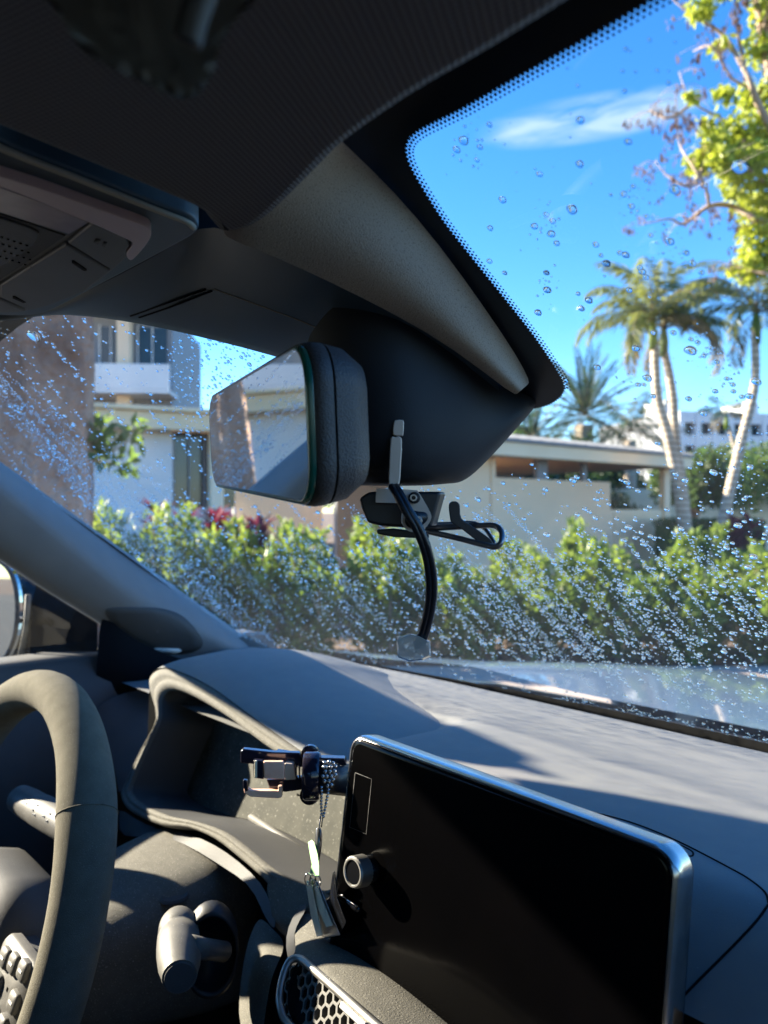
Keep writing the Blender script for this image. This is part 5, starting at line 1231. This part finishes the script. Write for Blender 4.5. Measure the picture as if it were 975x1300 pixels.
for (x, y, ln, dn) in ((560, 690, 200, 1.3), (592, 665, 220, 1.2), (640, 680, 190, 1.0), (545, 720, 170, 1.0), (700, 700, 180, .6), (780, 735, 140, 1.3), (835, 770, 110, .7), (610, 740, 160, .9), (660, 735, 160, .9), (500, 700, 170, .9), (700, 760, 150, .8), (750, 690, 120, .5), (170, 640, 230, 1.6), (200, 690, 160, 1.7), (90, 620, 220, 1.3), (190, 660, 230, 1.3), (60, 570, 240, 1.1), (20, 520, 240, .9), (255, 720, 150, 1.1), (140, 640, 200, .9), (350, 700, 190, .8), (400, 690, 200, .8), (450, 690, 190, .8)):
    streak(x, y, ln, 2.6, dn, 48, .9)
for k in range(14): streak(rng.uniform(740, 980), rng.uniform(640, 780), rng.uniform(50, 140), 3, rng.uniform(.15, .4), 48)
for _ in range(1300):
    x = rng.uniform(345, 1050); y0 = 833+.19*(x-335); addd(x, y0+rng.uniform(-12, 16) - (x > 700)*8, size(.75))
for _ in range(600):
    x = rng.uniform(640, 1020); addd(x, rng.uniform(800, 930), size(.72))
# big sliding drop near the console
addd(42, 428, .006); addd(39, 412, .005); addd(43, 440, .0045)
pts_ = []
cell = {}
for i, (x, y, r) in enumerate(drops):
    h = out_hit(x, y)
    if h is None: continue
    if y > 836+.197*(x-335)+0 and x > 335 and False: continue
    p, n = h
    key = (int(p.x/.006), int(p.y/.006), int(p.z/.006)); bad = False
    if i >= ndraw:
        for dx in (-1, 0, 1):
            for dy in (-1, 0, 1):
                for dz_ in (-1, 0, 1):
                    for (q, rq) in cell.get((key[0]+dx, key[1]+dy, key[2]+dz_), ()):
                        if (q-p).length < (r+rq)*.93: bad = True; break
    if bad: continue
    cell.setdefault(key, []).append((p, r)); pts_.append((p, n, r))
def dome(seg, rings, hgt):
    vs = []; fs = []
    for j in range(rings):
        q = j/rings*math.pi/2; rr = math.cos(q) if j else 1.0
        for k in range(seg): vs.append((rr*math.cos(6.2832*k/seg), rr*math.sin(6.2832*k/seg), hgt*math.sin(q)))
    vs.append((0, 0, hgt)); t = len(vs)-1
    for j in range(rings-1):
        for k in range(seg): fs.append((j*seg+k, j*seg+(k+1) % seg, (j+1)*seg+(k+1) % seg, (j+1)*seg+k))
    for k in range(seg): fs.append(((rings-1)*seg+k, (rings-1)*seg+(k+1) % seg, t))
    b0 = len(vs)
    for k in range(seg): vs.append((math.cos(6.2832*k/seg), math.sin(6.2832*k/seg), 0))   # flat foot, own vertices
    fs.append(tuple(b0+k for k in range(seg))[::-1]); return vs, fs
# single drops: the largest as seen in the photograph
order = sorted(range(len(pts_)), key=lambda i: -pts_[i][2]/(pts_[i][0]-CAM).length)
solo = set(order[:290])
protoM = []
for k in range(4):
    vs, fs = dome(20, 6, .58+.05*k); me = bpy.data.meshes.new('water_drop')
    w = [1+.06*math.sin(2*6.28*i/20+k)+.04*math.sin(3*6.28*i/20+2*k) for i in range(20)]
    vs = [(x*(1+.08*math.sin(2*math.atan2(y, x)+k)), y*(1+.06*math.sin(3*math.atan2(y, x)+k)), z) for x, y, z in vs]
    me.from_pydata(vs, [], fs); me.polygons.foreach_set('use_smooth', [len(f) < 6 for f in fs]); me.materials.append(M['water']); protoM.append(me)
LMK = [('the thin cloud', 750, 150), ('the yellow green leaves', 920, 185), ('the bare lower branch', 860, 285), ('the top corner of the glass', 530, 185), ('the dotted shroud edge', 640, 370), ('the twin palm crown', 835, 400), ('the right palm crown', 950, 390),
       ('the date palm', 743, 510), ('the white block', 910, 540), ('the twin palm trunks', 862, 600), ('the slanting palm trunk', 925, 620), ('the pavilion roof', 700, 575), ('the pavilion wall', 690, 650), ('the louvred wall', 805, 665), ('the wire loop', 625, 680),
       ('the metal bracket', 515, 650), ('the black cable', 548, 740), ('the clear pendant', 525, 822), ('the hedge shoots', 700, 690), ('the hedge middle', 640, 760), ('the right hedge', 830, 740), ('the far right hedge', 940, 740), ('the hedge foot', 780, 830), ('the bonnet', 800, 880), ('the bonnet edge', 620, 850),
       ('the brown trunk', 50, 500), ('the console edge', 40, 420), ('the twig leaves', 135, 565), ('the grey balcony', 160, 480), ('the dark house window', 240, 600), ('the gap of sky', 265, 450), ('the cream column', 268, 650), ('the magenta plant', 290, 665), ('the left hedge', 220, 730), ('the pillar edge', 120, 650), ('the pillar foot', 290, 790), ('the hedge below the mirror', 380, 720), ('the hedge left of the cable', 450, 770)]
for i in sorted(solo):
    p, n, r = pts_[i]; o = bpy.data.objects.new('water_drop', protoM[i % 4]); S.collection.objects.link(o)
    o.location = p; qn = n.to_track_quat('Z', 'Y'); o.rotation_mode = 'QUATERNION'
    from mathutils import Quaternion
    o.rotation_quaternion = qn @ Quaternion((0, 0, 1), rnd(0, 6.28)); o.scale = (r, r*rnd(.9, 1.15), r)
    x, y = px_of(p)
    best = min(LMK, key=lambda q: (q[1]-x)**2+(q[2]-y)**2); dx, dy = x-best[1], y-best[2]; ds = math.hypot(dx, dy); rp = r/(p-CAM).length*F
    szw = 'large' if rp > 4.6 else ('medium' if rp > 3.2 else 'small')
    rel = (('above' if dy < 0 else 'below') if abs(dy) > abs(dx)*2.2 else ('left of' if dx < 0 else 'right of') if abs(dx) > abs(dy)*2.2 else ('upper ' if dy < 0 else 'lower ')+('left of' if dx < 0 else 'right of'))
    near = 'over' if ds < 14 else (('just ' if ds < 32 else 'well ' if ds > 60 else '')+rel)
    tag(o, f'{szw} clear rain drop, {near} {best[0]}', 'rain drop', f'{szw} rain drops on the glass around {best[0]}')
seg, rg = 10, 3
vs, fs = dome(seg, rg, .68); vs = np.array(vs); nv = len(vs)
allv = []; allf = []; sm_ = []
b = 0
for i, (p, n, r) in enumerate(pts_):
    if i in solo: continue
    u_ = n.orthogonal().normalized(); w_ = n.cross(u_); a_ = rng.random()*6.28
    u2 = u_*math.cos(a_)+w_*math.sin(a_); w2 = n.cross(u2); el = rng.uniform(.85, 1.2)
    mt_ = np.array([u2*r*el, w2*r, n*r*rng.uniform(.8, 1.15)])
    allv.append(vs@mt_+np.array(p)); allf += [tuple(q+b for q in f) for f in fs]; sm_ += [len(f) < 6 for f in fs]; b += nv
allv = np.concatenate(allv)
me = bpy.data.meshes.new('rain_drops'); me.from_pydata(allv.tolist(), [], allf); me.polygons.foreach_set('use_smooth', sm_); me.materials.append(M['water'])
o = bpy.data.objects.new('rain_drops', me); S.collection.objects.link(o); tag(o, 'countless small rain beads and wiper streaks covering the windscreen', 'rain drops', kind='stuff')
print('drops', len(pts_))
